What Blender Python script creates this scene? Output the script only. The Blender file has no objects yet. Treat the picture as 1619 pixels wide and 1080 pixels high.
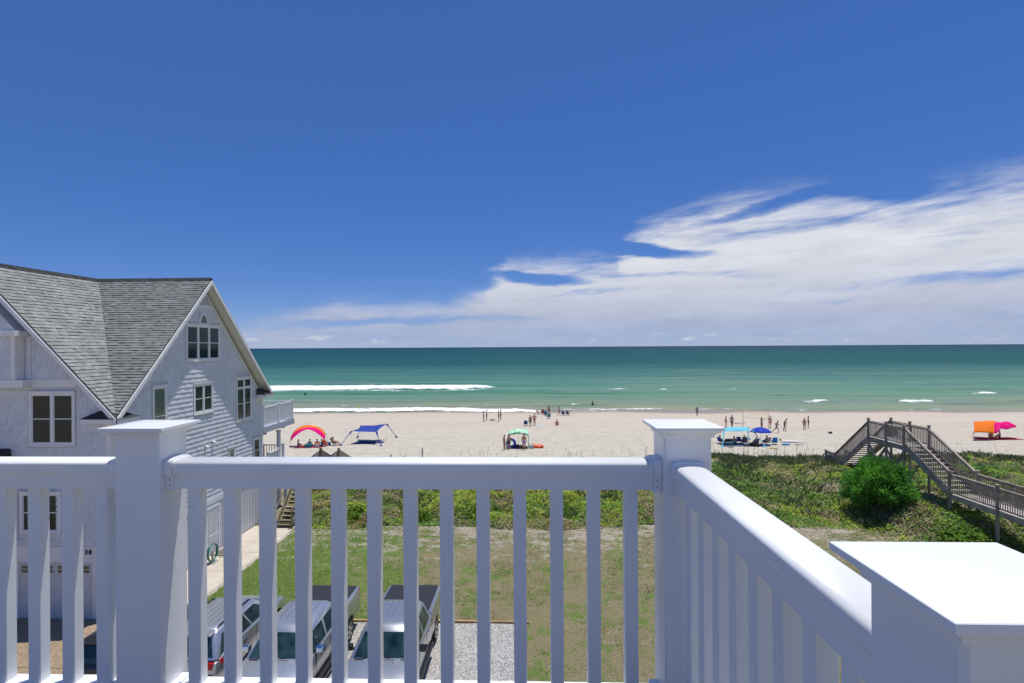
import bpy, bmesh, math, random
import numpy as np
from mathutils import Vector, Matrix
from mathutils.noise import noise as pnoise
random.seed(7); rng = np.random.default_rng(7)
R = math.radians
S = bpy.context.scene
COL = S.collection

# ------------------------------------------------------------------ camera
EYE = 10.2
cam = bpy.data.cameras.new('camera'); camo = bpy.data.objects.new('camera', cam); COL.objects.link(camo)
cam.sensor_width = 36; cam.lens = 865 / 1619 * 36
cam.shift_y = 8.6 / 1619
cam.clip_start = 0.05; cam.clip_end = 90000
camo.matrix_world = Matrix.Translation((0, 0, EYE)) @ Matrix.Rotation(R(1.92), 4, 'Z') @ Matrix.Rotation(R(90), 4, 'X') @ Matrix.Rotation(-0.0057, 4, 'Z')
S.camera = camo

# ------------------------------------------------------------------ world, sun, exposure
S.view_settings.view_transform = 'Standard'; S.view_settings.look = 'None'
S.view_settings.exposure = 0.0; S.view_settings.gamma = 1; S.view_settings.use_curve_mapping = False
SUN = Vector((0.14, 0.15, 1.0)).normalized()
W = bpy.data.worlds.new('World'); S.world = W; W.use_nodes = True
def build_world():
    nt = W.node_tree; nt.nodes.clear(); L = nt.links
    def nd(t, **k):
        n = nt.nodes.new(t)
        for a, b in k.items(): setattr(n, a, b)
        return n
    def put(sock, v):
        if v is None: return
        if hasattr(v, 'is_output'): L.new(v, sock)
        else: sock.default_value = v
    def M(op, a, b=None, c=None, clamp=False):
        n = nd('ShaderNodeMath', operation=op, use_clamp=clamp)
        put(n.inputs[0], a); put(n.inputs[1], b); put(n.inputs[2], c); return n.outputs[0]
    def SS(x, a, b):
        n = nd('ShaderNodeMapRange', interpolation_type='SMOOTHSTEP')
        put(n.inputs[0], x); put(n.inputs[1], a); put(n.inputs[2], b); return n.outputs[0]
    def NOISE(v, s, d=6, r=.55, dist=0.):
        n = nd('ShaderNodeTexNoise'); put(n.inputs['Vector'], v); n.inputs['Scale'].default_value = s
        n.inputs['Detail'].default_value = d; n.inputs['Roughness'].default_value = r; n.inputs['Distortion'].default_value = dist
        return n.outputs['Fac']
    def COMB(x, y, z=0.):
        n = nd('ShaderNodeCombineXYZ'); put(n.inputs[0], x); put(n.inputs[1], y); put(n.inputs[2], z); return n.outputs[0]
    def MIX(f, a, b):
        n = nd('ShaderNodeMix', data_type='RGBA'); put(n.inputs[0], f); put(n.inputs[6], a); put(n.inputs[7], b); return n.outputs[2]
    sky = nd('ShaderNodeTexSky', sky_type='NISHITA', sun_disc=False)
    sky.sun_elevation = math.asin(SUN.z); sky.sun_rotation = math.atan2(SUN.x, SUN.y)
    sky.altitude = 0; sky.air_density = 0.75; sky.dust_density = 0.0; sky.ozone_density = 3.0
    hs = nd('ShaderNodeHueSaturation'); hs.inputs['Saturation'].default_value = 1.12; hs.inputs['Value'].default_value = 1.0
    tint = nd('ShaderNodeVectorMath', operation='MULTIPLY'); L.new(sky.outputs[0], tint.inputs[0]); tint.inputs[1].default_value = (0.90, 0.95, 1.28); L.new(tint.outputs[0], hs.inputs['Color'])
    sc = nd('ShaderNodeVectorMath', operation='SCALE'); L.new(hs.outputs[0], sc.inputs[0]); sc.inputs['Scale'].default_value = 0.086
    skyc = MIX(.42, sc.outputs[0], (.056, .170, .485, 1))
    tc = nd('ShaderNodeTexCoord'); sp = nd('ShaderNodeSeparateXYZ'); L.new(tc.outputs['Generated'], sp.inputs[0])
    x, y, z = sp.outputs
    az = M('ARCTAN2', x, y); el = M('ARCSINE', z)
    wv = COMB(M('MULTIPLY', az, 3.), M('MULTIPLY', el, 9.))
    w1 = M('SUBTRACT', NOISE(wv, 1.6, 5, .6), .5); 
    wv2 = COMB(M('ADD', M('MULTIPLY', az, 3.), 7.3), M('MULTIPLY', el, 9.))
    w2 = M('SUBTRACT', NOISE(wv2, 2.2, 6, .6), .5)
    az2 = M('ADD', az, M('MULTIPLY', w1, .16)); el2 = M('ADD', el, M('MULTIPLY', w2, .055))
    # height of the cloud bank's upper edge along the horizon
    pts = [(300,535),(370,505),(440,484),(530,460),(610,466),(700,470),(760,450),(782,420),(800,404),(860,398),(930,400),(972,398),(984,372),(1010,345),(1060,325),(1180,300),(1330,288),(1420,300),(1500,278),(1619,258)]
    LO, HI, EM = -0.6, 1.0, 0.5
    rp = nd('ShaderNodeValToRGB'); cr = rp.color_ramp; cr.interpolation = 'LINEAR'
    st = []
    for px, py in pts:
        a = math.atan((px - 838) / 865); e = math.atan((549 - py) / 865 * math.cos(a)); st.append(((a - LO) / (HI - LO), e / EM))
    st = [(0, .01)] + st + [(1, .5)]
    while len(cr.elements) < len(st): cr.elements.new(.5)
    for i, (p, v) in enumerate(sorted(st)): cr.elements[i].position = p
    for i, (p, v) in enumerate(sorted(st)): cr.elements[i].color = (v, v, v, 1)
    L.new(M('DIVIDE', M('SUBTRACT', az2, LO), HI - LO, clamp=True), rp.inputs[0])
    top = M('MULTIPLY', rp.outputs[0], EM)
    d = M('SUBTRACT', top, el2)
    inside = SS(d, -.012, .05)
    # streaks, tilted up to the right
    tx = M('ADD', M('MULTIPLY', az, 2.2), M('MULTIPLY', el, 1.5)); ty = M('SUBTRACT', M('MULTIPLY', el, 15.), M('MULTIPLY', az, 2.2))
    n1 = NOISE(COMB(tx, ty), 1.9, 8, .66, .8)
    n2 = NOISE(COMB(M('MULTIPLY', az, 5.), M('MULTIPLY', el, 34.), 3.), 1.3, 8, .6, .3)
    depth = M('MULTIPLY', M('MULTIPLY', SS(M('DIVIDE', d, M('MAXIMUM', top, .02)), 0., .55), SS(el, -.01, .07)), .34)
    right = M('MULTIPLY', SS(az, -.95, -.40), .20)
    cov = M('ADD', M('ADD', M('MULTIPLY', n1, .74), M('MULTIPLY', n2, .50)), M('ADD', depth, right))
    # blue gaps between the tongues of cloud (direction on the horizon, height, half sizes, tilt)
    def GAP(px, py, rx, ry, tilt, amt):
        a0 = math.atan((px - 838)/865); e0 = math.atan((549 - py)/865*math.cos(a0)); c_, s_ = math.cos(tilt), math.sin(tilt)
        u = M('SUBTRACT', M('ADD', az, M('MULTIPLY', w2, .12)), a0); v = M('SUBTRACT', M('ADD', el, M('MULTIPLY', w1, .034)), e0)
        uu = M('DIVIDE', M('ADD', M('MULTIPLY', u, c_), M('MULTIPLY', v, s_)), rx/900.); vv = M('DIVIDE', M('SUBTRACT', M('MULTIPLY', v, c_), M('MULTIPLY', u, s_)), ry/900.)
        r2 = M('ADD', M('MULTIPLY', uu, uu), M('MULTIPLY', vv, vv)); return M('MULTIPLY', M('SUBTRACT', 1., SS(r2, -.35, 2.2)), amt)
    gaps = GAP(1030, 399, 100, 9, -.10, .48)
    for g_ in ((845, 441, 80, 8, -.12, .42), (1130, 437, 150, 6, -.02, .26), (1450, 452, 190, 9, .02, .24), (1560, 432, 70, 12, .1, .26), (640, 503, 150, 7, .06, .28), (500, 508, 120, 6, .05, .25), (760, 505, 120, 5, .02, .28), (960, 462, 110, 5, .03, .22), (1250, 325, 140, 8, .14, .24), (1375, 303, 60, 16, -.2, .36), (1330, 480, 190, 6, .01, .2)): gaps = M('ADD', gaps, GAP(*g_))
    cov = M('SUBTRACT', cov, M('MULTIPLY', gaps, M('ADD', M('MULTIPLY', n2, 1.8), .1)))
    lowfade = SS(el, .012, .075)
    dens = M('MULTIPLY', M('MULTIPLY', SS(cov, .64, 1.06), inside), M('ADD', M('MULTIPLY', lowfade, .42), .55), clamp=True)
    ccol = MIX(SS(el, .02, .16), (.47, .50, .63, 1), (.76, .775, .81, 1))
    n4 = NOISE(COMB(M('MULTIPLY', az, 7.), M('MULTIPLY', el, 20.), 5.), 1.5, 8, .62, .4)
    shade = M('ADD', M('MULTIPLY', M('ADD', n2, n4), .34), .66)
    cs = nd('ShaderNodeVectorMath', operation='SCALE'); L.new(ccol, cs.inputs[0]); L.new(shade, cs.inputs['Scale'])
    # small cumulus specks low on the horizon
    n3 = NOISE(COMB(M('MULTIPLY', az, 16.), M('MULTIPLY', el, 70.), 9.), 1.2, 6, .6)
    band = M('MULTIPLY', SS(el, .004, .012), M('SUBTRACT', 1., SS(el, .014, .03)))
    dens2 = M('MULTIPLY', M('MULTIPLY', SS(n3, .54, .68), band), .55)
    hz = M('MULTIPLY', M('SUBTRACT', 1., SS(el, 0., .09)), .38)
    c0 = MIX(hz, skyc, (.36, .47, .70, 1))
    c1 = MIX(M('MULTIPLY', dens, .93), c0, cs.outputs[0])
    c2 = MIX(dens2, c1, (.74, .74, .78, 1))
    bg = nd('ShaderNodeBackground'); L.new(c2, bg.inputs[0]); bg.inputs[1].default_value = 1.0
    out = nd('ShaderNodeOutputWorld'); L.new(bg.outputs[0], out.inputs[0])
build_world()
W.cycles.sampling_method = 'MANUAL'; W.cycles.sample_map_resolution = 512
sun = bpy.data.lights.new('sun', 'SUN'); sun.energy = 4.5; sun.angle = R(0.53); sun.color = (1.0, 0.965, 0.90)
suno = bpy.data.objects.new('sun', sun); COL.objects.link(suno)
suno.rotation_euler = (-SUN).to_track_quat('-Z', 'Y').to_euler(); suno.location = (20, 20, 60)

# ------------------------------------------------------------------ materials
MATS = {}
def mat(name, col, rough=.6, spec=.4, metal=0., var=0., vscale=6., bump=0., bscale=40., island=0., objrand=0., col2=None, stretch=(1,1,1), coat=0., trans=0.):
    """procedural principled: base colour, noise variation towards col2, per-piece variation, fine bump"""
    if name in MATS: return MATS[name]
    m = bpy.data.materials.new(name); m.use_nodes = True; MATS[name] = m
    nt = m.node_tree; L = nt.links; b = nt.nodes['Principled BSDF']
    b.inputs['Roughness'].default_value = rough; b.inputs['Specular IOR Level'].default_value = spec; b.inputs['Metallic'].default_value = metal
    b.inputs['Coat Weight'].default_value = coat; b.inputs['Coat Roughness'].default_value = .05
    tc = nt.nodes.new('ShaderNodeTexCoord'); mp = nt.nodes.new('ShaderNodeMapping'); mp.inputs['Scale'].default_value = stretch
    g = nt.nodes.new('ShaderNodeNewGeometry')
    L.new(g.outputs['Position'], mp.inputs['Vector'])
    c = nt.nodes.new('ShaderNodeRGB'); c.outputs[0].default_value = (*col, 1); cur = c.outputs[0]
    if var > 0 or col2:
        n = nt.nodes.new('ShaderNodeTexNoise'); n.inputs['Scale'].default_value = vscale; n.inputs['Detail'].default_value = 6; L.new(mp.outputs[0], n.inputs['Vector'])
        c2 = col2 or tuple(v * (1 - var) for v in col)
        mr = nt.nodes.new('ShaderNodeMapRange'); mr.inputs[1].default_value = .36; mr.inputs[2].default_value = .64; L.new(n.outputs['Fac'], mr.inputs[0])
        mx = nt.nodes.new('ShaderNodeMix'); mx.data_type = 'RGBA'; L.new(mr.outputs[0], mx.inputs[0]); L.new(cur, mx.inputs[6]); mx.inputs[7].default_value = (*c2, 1); cur = mx.outputs[2]
    for amt, src in ((island, g.outputs['Random Per Island']), (objrand, None)):
        if amt > 0:
            if src is None:
                oi = nt.nodes.new('ShaderNodeObjectInfo'); src = oi.outputs['Random']
            mr = nt.nodes.new('ShaderNodeMapRange'); mr.inputs[3].default_value = 1 - amt; mr.inputs[4].default_value = 1 + amt; L.new(src, mr.inputs[0])
            vm = nt.nodes.new('ShaderNodeVectorMath'); vm.operation = 'SCALE'; L.new(cur, vm.inputs[0]); L.new(mr.outputs[0], vm.inputs['Scale']); cur = vm.outputs[0]
    L.new(cur, b.inputs['Base Color'])
    if bump > 0:
        n = nt.nodes.new('ShaderNodeTexNoise'); n.inputs['Scale'].default_value = bscale; n.inputs['Detail'].default_value = 4; L.new(mp.outputs[0], n.inputs['Vector'])
        bp = nt.nodes.new('ShaderNodeBump'); bp.inputs['Strength'].default_value = bump; bp.inputs['Distance'].default_value = .02; L.new(n.outputs['Fac'], bp.inputs['Height']); L.new(bp.outputs[0], b.inputs['Normal'])
    if trans > 0:
        t = nt.nodes.new('ShaderNodeBsdfTranslucent'); L.new(cur, t.inputs[0]); ms = nt.nodes.new('ShaderNodeMixShader'); ms.inputs[0].default_value = trans
        L.new(b.outputs[0], ms.inputs[1]); L.new(t.outputs[0], ms.inputs[2]); L.new(ms.outputs[0], nt.nodes['Material Output'].inputs[0])
    return m

# ------------------------------------------------------------------ mesh helpers
class MB:
    def __init__(s): s.v = []; s.f = []; s.m = []
    def add(s, vs, fs, mi=0):
        o = len(s.v); s.v += [tuple(p) for p in vs]; s.f += [tuple(i + o for i in f) for f in fs]; s.m += [mi] * len(fs); return s
    def box(s, x0, x1, y0, y1, z0, z1, mi=0):
        return s.add([(x0,y0,z0),(x1,y0,z0),(x1,y1,z0),(x0,y1,z0),(x0,y0,z1),(x1,y0,z1),(x1,y1,z1),(x0,y1,z1)],
                     [(0,3,2,1),(4,5,6,7),(0,1,5,4),(1,2,6,5),(2,3,7,6),(3,0,4,7)], mi)
    def hexa(s, p, mi=0):   # 8 points, bottom 4 then top 4
        return s.add(p, [(0,3,2,1),(4,5,6,7),(0,1,5,4),(1,2,6,5),(2,3,7,6),(3,0,4,7)], mi)
    def bar(s, p, q, w, h, up=(0,0,1), mi=0):
        p = Vector(p); q = Vector(q); d = (q - p).normalized(); u = Vector(up)
        if abs(d.dot(u)) > .99: u = Vector((0,1,0))
        a = d.cross(u).normalized() * (w/2); b = a.cross(d).normalized() * (h/2)
        return s.hexa([p-a-b, p+a-b, p+a+b, p-a+b, q-a-b, q+a-b, q+a+b, q-a+b], mi)
    def tube(s, pts, r, n=8, mi=0, closed=False):
        pts = [Vector(p) for p in pts]; rs = r if isinstance(r, (list, tuple)) else [r]*len(pts); rings = []
        k = len(pts)
        for i, p in enumerate(pts):
            d = (pts[(i+1) % k] - pts[i-1]) if closed else (pts[min(i+1, k-1)] - pts[max(i-1, 0)])
            d.normalize(); u = Vector((0,0,1)) if abs(d.z) < .9 else Vector((1,0,0))
            a = d.cross(u).normalized(); b = a.cross(d)
            rings.append([p + (a*math.cos(t) + b*math.sin(t))*rs[i] for t in [2*math.pi*j/n for j in range(n)]])
        return s.loft(rings, not closed, mi, closed)
    def loft(s, rings, cap=True, mi=0, closed=False):
        n = len(rings[0]); k = len(rings); vs = [p for r in rings for p in r]; fs = []
        for i in range(k if closed else k-1):
            i2 = (i+1) % k
            for j in range(n):
                j2 = (j+1) % n; fs.append((i*n+j, i*n+j2, i2*n+j2, i2*n+j))
        if cap: fs.append(tuple(range(n))[::-1]); fs.append(tuple((k-1)*n + j for j in range(n)))
        return s.add(vs, fs, mi)
    def prism(s, poly, vec, mi=0):
        n = len(poly); v = Vector(vec); a = [Vector(p) for p in poly]
        return s.loft([a, [p + v for p in a]], True, mi)
    def lathe(s, prof, axis='z', c=(0,0,0), n=20, mi=0):
        rings = []
        for r, h in prof:
            ring = []
            for j in range(n):
                t = 2*math.pi*j/n; a, b = r*math.cos(t), r*math.sin(t)
                p = (a, b, h) if axis == 'z' else ((a, h, b) if axis == 'y' else (h, a, b))
                ring.append(Vector(c) + Vector(p))
            rings.append(ring)
        return s.loft(rings, True, mi)
    def sheet(s, fn, nu, nv, mi=0, mfun=None):
        vs = [fn(i/nu, j/nv) for j in range(nv+1) for i in range(nu+1)]; o = len(s.v)
        s.v += [tuple(p) for p in vs]
        for j in range(nv):
            for i in range(nu):
                a = o + j*(nu+1) + i; s.f.append((a, a+1, a+nu+2, a+nu+1)); s.m.append(mfun(i/nu, j/nv) if mfun else mi)
        return s
    def mesh(s, name, mats, smooth=False):
        me = bpy.data.meshes.new(name); me.from_pydata(s.v, [], s.f)
        for m in (mats if isinstance(mats, (list, tuple)) else [mats]): me.materials.append(m)
        if any(s.m): me.polygons.foreach_set('material_index', s.m)
        bm = bmesh.new(); bm.from_mesh(me); bmesh.ops.recalc_face_normals(bm, faces=bm.faces); bm.to_mesh(me); bm.free()
        if smooth: me.polygons.foreach_set('use_smooth', [True]*len(me.polygons))
        me.update(); return me
    def build(s, name, mats, parent=None, smooth=False, bevel=0, seg=2, solid=0, sub=0, loc=None):
        o = link(name, s.mesh(name, mats, smooth), parent)
        if loc: o.location = loc
        if sub: q = o.modifiers.new('sub', 'SUBSURF'); q.levels = q.render_levels = sub
        if solid: q = o.modifiers.new('solid', 'SOLIDIFY'); q.thickness = solid; q.offset = 0
        if bevel:
            q = o.modifiers.new('bevel', 'BEVEL'); q.width = bevel; q.segments = seg; q.limit_method = 'ANGLE'; q.angle_limit = R(30)
            q.harden_normals = False
        return o
def link(name, me, parent=None):
    o = bpy.data.objects.new(name, me); COL.objects.link(o)
    if parent is not None: o.parent = parent
    return o
def tag(o, label, cat, group=None):
    o['label'] = label; o['category'] = cat
    if group: o['group'] = group
    return o
def thing(name, label, cat, loc=(0,0,0), rz=0., group=None):
    o = bpy.data.objects.new(name, None); COL.objects.link(o); o.location = loc; o.rotation_euler = (0, 0, rz); o.empty_display_size = .2
    return tag(o, label, cat, group)
def struct(o, kind='structure'): o['kind'] = kind; return o
def npmesh(name, V, F, mats, midx=None, smooth=False):
    """V (n,3), F (m,k) with k 3 or 4"""
    me = bpy.data.meshes.new(name); n, m, k = len(V), len(F), F.shape[1]
    me.vertices.add(n); me.vertices.foreach_set('co', V.astype(np.float32).ravel())
    me.loops.add(m*k); me.loops.foreach_set('vertex_index', F.astype(np.int32).ravel())
    me.polygons.add(m); me.polygons.foreach_set('loop_start', np.arange(0, m*k, k, dtype=np.int32))
    for x in (mats if isinstance(mats, (list, tuple)) else [mats]): me.materials.append(x)
    if midx is not None: me.polygons.foreach_set('material_index', midx.astype(np.int32))
    if smooth: me.polygons.foreach_set('use_smooth', np.ones(m, bool))
    me.update(calc_edges=True); me.validate(); return me
def sm(a, b, t):
    t = np.clip((t - a) / (b - a), 0, 1); return t*t*(3 - 2*t)
# cheap 2-D value noise in numpy
_T = rng.random((256, 256))
def vn(x, y, s=1., o=0):
    x = np.asarray(x, float)*s + o*17.3; y = np.asarray(y, float)*s + o*9.1
    xi = np.floor(x).astype(int); yi = np.floor(y).astype(int); fx = x - xi; fy = y - yi
    fx = fx*fx*(3-2*fx); fy = fy*fy*(3-2*fy); g = lambda a, b: _T[a % 256, b % 256]
    return (g(xi,yi)*(1-fx)+g(xi+1,yi)*fx)*(1-fy) + (g(xi,yi+1)*(1-fx)+g(xi+1,yi+1)*fx)*fy
def fbm(x, y, s=1., o=0, n=4):
    r = 0; a = .5; 
    for i in range(n): r = r + a*vn(x, y, s*2**i, o+i); a *= .5
    return r / (1 - .5**n)

class NT:
    """small node-tree writer for the bigger surface materials"""
    def __init__(s, name):
        s.m = bpy.data.materials.new(name); s.m.use_nodes = True; s.t = s.m.node_tree; s.b = s.t.nodes['Principled BSDF']; s.L = s.t.links
        g = s.n('ShaderNodeNewGeometry'); s.pos = g.outputs['Position']; s.geo = g
        sp = s.n('ShaderNodeSeparateXYZ'); s.L.new(s.pos, sp.inputs[0]); s.x, s.y, s.z = sp.outputs
    def n(s, t): return s.t.nodes.new(t)
    def put(s, sock, v):
        if v is None: return
        if hasattr(v, 'is_output'): s.L.new(v, sock)
        else: sock.default_value = v
    def math(s, op, a, b=None, c=None, clamp=False):
        n = s.n('ShaderNodeMath'); n.operation = op; n.use_clamp = clamp; s.put(n.inputs[0], a); s.put(n.inputs[1], b); s.put(n.inputs[2], c); return n.outputs[0]
    def ss(s, x, a, b, lo=0., hi=1.):
        n = s.n('ShaderNodeMapRange'); n.interpolation_type = 'SMOOTHSTEP'; s.put(n.inputs[0], x); n.inputs[1].default_value = a; n.inputs[2].default_value = b
        n.inputs[3].default_value = lo; n.inputs[4].default_value = hi; return n.outputs[0]
    def noise(s, scale, detail=6, rough=.55, stretch=None, dist=0.):
        n = s.n('ShaderNodeTexNoise'); v = s.pos
        if stretch:
            mp = s.n('ShaderNodeMapping'); mp.inputs['Scale'].default_value = stretch; s.L.new(s.pos, mp.inputs[0]); v = mp.outputs[0]
        s.L.new(v, n.inputs['Vector']); n.inputs['Scale'].default_value = scale; n.inputs['Detail'].default_value = detail; n.inputs['Roughness'].default_value = rough; n.inputs['Distortion'].default_value = dist
        return n.outputs['Fac']
    def voro(s, scale, out='Distance', stretch=None):
        n = s.n('ShaderNodeTexVoronoi'); v = s.pos
        if stretch:
            mp = s.n('ShaderNodeMapping'); mp.inputs['Scale'].default_value = stretch; s.L.new(s.pos, mp.inputs[0]); v = mp.outputs[0]
        s.L.new(v, n.inputs['Vector']); n.inputs['Scale'].default_value = scale; return n.outputs[out]
    def attr(s, name):
        n = s.n('ShaderNodeAttribute'); n.attribute_name = name; return n.outputs['Fac']
    def mix(s, f, a, b):
        n = s.n('ShaderNodeMix'); n.data_type = 'RGBA'; s.put(n.inputs[0], f); s.put(n.inputs[6], a if hasattr(a, 'is_output') else (*a, 1)); s.put(n.inputs[7], b if hasattr(b, 'is_output') else (*b, 1)); return n.outputs[2]
    def ramp(s, f, stops):
        n = s.n('ShaderNodeValToRGB'); cr = n.color_ramp
        while len(cr.elements) < len(stops): cr.elements.new(.5)
        for i, (p, c) in enumerate(stops): cr.elements[i].position = p
        for i, (p, c) in enumerate(stops): cr.elements[i].color = (*c, 1)
        s.L.new(f, n.inputs[0]); return n.outputs[0]
    def bump(s, h, strength, dist=.05, prev=None):
        n = s.n('ShaderNodeBump'); n.inputs['Strength'].default_value = strength; n.inputs['Distance'].default_value = dist; s.L.new(h, n.inputs['Height'])
        if prev: s.L.new(prev, n.inputs['Normal'])
        return n.outputs[0]
    def out(s, col=None, rough=None, normal=None, spec=None):
        s.put(s.b.inputs['Base Color'], col if (col is None or hasattr(col, 'is_output')) else (*col, 1)); s.put(s.b.inputs['Roughness'], rough); s.put(s.b.inputs['Normal'], normal); s.put(s.b.inputs['Specular IOR Level'], spec)
        return s.m
def addattr(me, name, arr):
    a = me.attributes.new(name, 'FLOAT', 'POINT'); a.data.foreach_set('value', np.asarray(arr, np.float32).ravel())

# ------------------------------------------------------------------ terrain
SEA = -1.95
def zb(y): return -1.0 - (y - 50) * 0.0175
def toe(x): return 31.2 - 8.5*sm(17.5, 22., x) + 1.0*(vn(x, 0*x, .35, 5) - .5)
def ground(x, y):
    x = np.asarray(x, float); y = np.asarray(y, float); t0 = toe(x)
    crest = 1.35 + .9*(fbm(x, y, .16, 3) - .5)
    up = sm(t0, t0 + 10.5, y) * (1 - sm(43.5, 50.5, y))
    base = np.where(y < 42, 0., zb(np.maximum(y, 50)) * sm(42, 51, y))
    low = .62 + .38*sm(7, 13, x)
    z = base + up*crest*low + up*.35*(fbm(x, y, .7, 11) - .5)
    z = z + sm(50, 54, y)*(1 - sm(84, 92, y))*.10*(fbm(x, y, .5, 21) - .5)
    z = np.where(y > 110, np.maximum(zb(110) - (y - 110)*.04, -6), z)
    return z
def G(x, y): return float(ground(np.array([x]), np.array([y]))[0])
def nonuni(lo, hi, step, far, ratio=1.35):
    a = list(np.arange(lo, hi + 1e-6, step)); s = step
    l = lo
    while l > -far: s *= ratio; l -= s; a.insert(0, l)
    s = step; h = hi
    while h < far: s *= ratio; h += s; a.append(h)
    return np.array(a)
def grid_faces(nx, ny):
    i, j = np.meshgrid(np.arange(nx-1), np.arange(ny-1)); a = (j*nx + i).ravel()
    return np.stack([a, a+1, a+nx+1, a+nx], 1)
def make_ground():
    xs = nonuni(-40, 66, .5, 9000); ys = np.concatenate([np.array([-9000,-3000,-900,-300,-120,-60,-30,-10,0,6,12,15]), np.arange(17, 58, .5), np.arange(58, 112, 1.), np.array([116,124,140,170,220])])
    X, Y = np.meshgrid(xs, ys); Z = ground(X, Y)
    lawn = (1 - sm(-.3, .5, Y - toe(X))) * sm(-13.5, -13.3, X) * (1 - sm(19, 23, X))
    me = npmesh('ground', np.stack([X.ravel(), Y.ravel(), Z.ravel()], 1), grid_faces(len(xs), len(ys)), sand_ground(), smooth=True)
    addattr(me, 'lawn', lawn); addattr(me, 'dune', sm(-1.6, -.6, Y - toe(X))*(1 - sm(43.5, 47, Y)))
    return struct(link('ground', me))
def sand_ground():
    k = NT('sandy_ground')
    big = k.noise(.045, 4, .5, (1, 2.5, 1)); mid = k.noise(.8, 6, .62); fine = k.noise(14, 5, .7)
    dry = k.mix(k.ss(mid, .3, .7), (.515, .462, .375), (.61, .553, .458))
    dry = k.mix(k.ss(fine, .58, .72, 0, .35), dry, (.36, .31, .255))
    tr = k.noise(1.0, 5, .7, (.10, 1.7, 1)); tb = k.math('MULTIPLY', k.ss(k.y, 60, 66), k.math('SUBTRACT', 1., k.ss(k.y, 70, 78)))
    dry = k.mix(k.math('MULTIPLY', k.math('MULTIPLY', k.ss(tr, .55, .68), tb), .45), dry, (.33, .30, .27))
    # damp band nearer the water, wavy edge
    yy = k.math('ADD', k.y, k.math('MULTIPLY', k.math('SUBTRACT', big, .5), 14.))
    damp = k.mix(k.ss(yy, 74, 86), dry, (.50, .43, .35))
    damp = k.mix(k.ss(yy, 84, 100, 0, .8), damp, (.465, .40, .325))
    y2 = k.math('ADD', k.y, k.math('MULTIPLY', k.math('SUBTRACT', k.noise(.07, 3, .5, (1, .2, 1)), .5), 8.))
    wet = k.ss(y2, 98., 102.)
    wr = k.math('ADD', k.y, k.math('MULTIPLY', k.math('SUBTRACT', k.noise(.11, 5, .6, (1, .1, 1)), .5), 6.)); wl = k.math('MULTIPLY', k.ss(wr, 84.6, 85.1), k.math('SUBTRACT', 1., k.ss(wr, 85.3, 86.2)))
    damp = k.mix(k.math('MULTIPLY', k.math('MULTIPLY', wl, k.ss(k.noise(1.3, 5, .75), .45, .6)), .5), damp, (.25, .21, .16))
    sand = k.mix(wet, damp, (.25, .20, .165))
    # thin lawn: green, straw and bare patches
    g1 = k.noise(.55, 7, .68); g2 = k.noise(2.6, 6, .7); g3 = k.noise(16, 6, .8)
    gx = k.math('ADD', g1, k.ss(k.x, -11., -2.5, .17, -.05))
    green = k.mix(k.ss(g3, .35, .65), (.075, .145, .022), (.21, .285, .065))
    straw = k.mix(k.ss(g3, .35, .65), (.17, .142, .07), (.37, .31, .185))
    soil = k.mix(k.ss(k.math('ADD', k.math('ADD', k.math('MULTIPLY', gx, .45), k.math('MULTIPLY', g2, .30)), k.math('MULTIPLY', k.noise(9, 6, .75), .25)), .462, .545), straw, green)
    yb = k.ss(k.y, 24, 31, -.02, .085)
    bare = k.ss(k.math('ADD', k.math('ADD', k.math('MULTIPLY', k.noise(.9, 6, .7, (1, 1.8, 1)), .55), k.math('MULTIPLY', k.noise(5, 6, .8), .5)), yb), .575, .63)
    lawnc = k.mix(bare, soil, (.45, .395, .32))
    dunec = k.mix(k.ss(k.noise(1.1, 6, .65), .4, .62), (.36, .305, .205), (.21, .205, .09))
    le = k.math('ADD', k.attr('lawn'), k.math('MULTIPLY', k.math('SUBTRACT', g2, .5), .8))
    c = k.mix(k.ss(k.math('ADD', k.attr('dune'), k.math('MULTIPLY', k.math('SUBTRACT', g2, .5), .8)), .4, .6), sand, dunec)
    c = k.mix(k.ss(le, .4, .6), c, lawnc)
    h = k.math('ADD', k.math('MULTIPLY', k.noise(2.2, 6, .65), .5), k.math('MULTIPLY', fine, .25))
    dryness = k.math('SUBTRACT', 1., k.ss(k.y, 76, 90, 0., .9))
    h = k.math('MULTIPLY', h, dryness)
    h = k.math('SUBTRACT', h, k.math('MULTIPLY', k.ss(k.voro(1.6), .0, .32, .22, 0.), dryness))
    nrm = k.bump(h, 1., .42)
    rough = k.ss(y2, 99.5, 103.5, .95, .30)
    return k.out(c, rough, nrm, .3)
make_ground()

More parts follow.
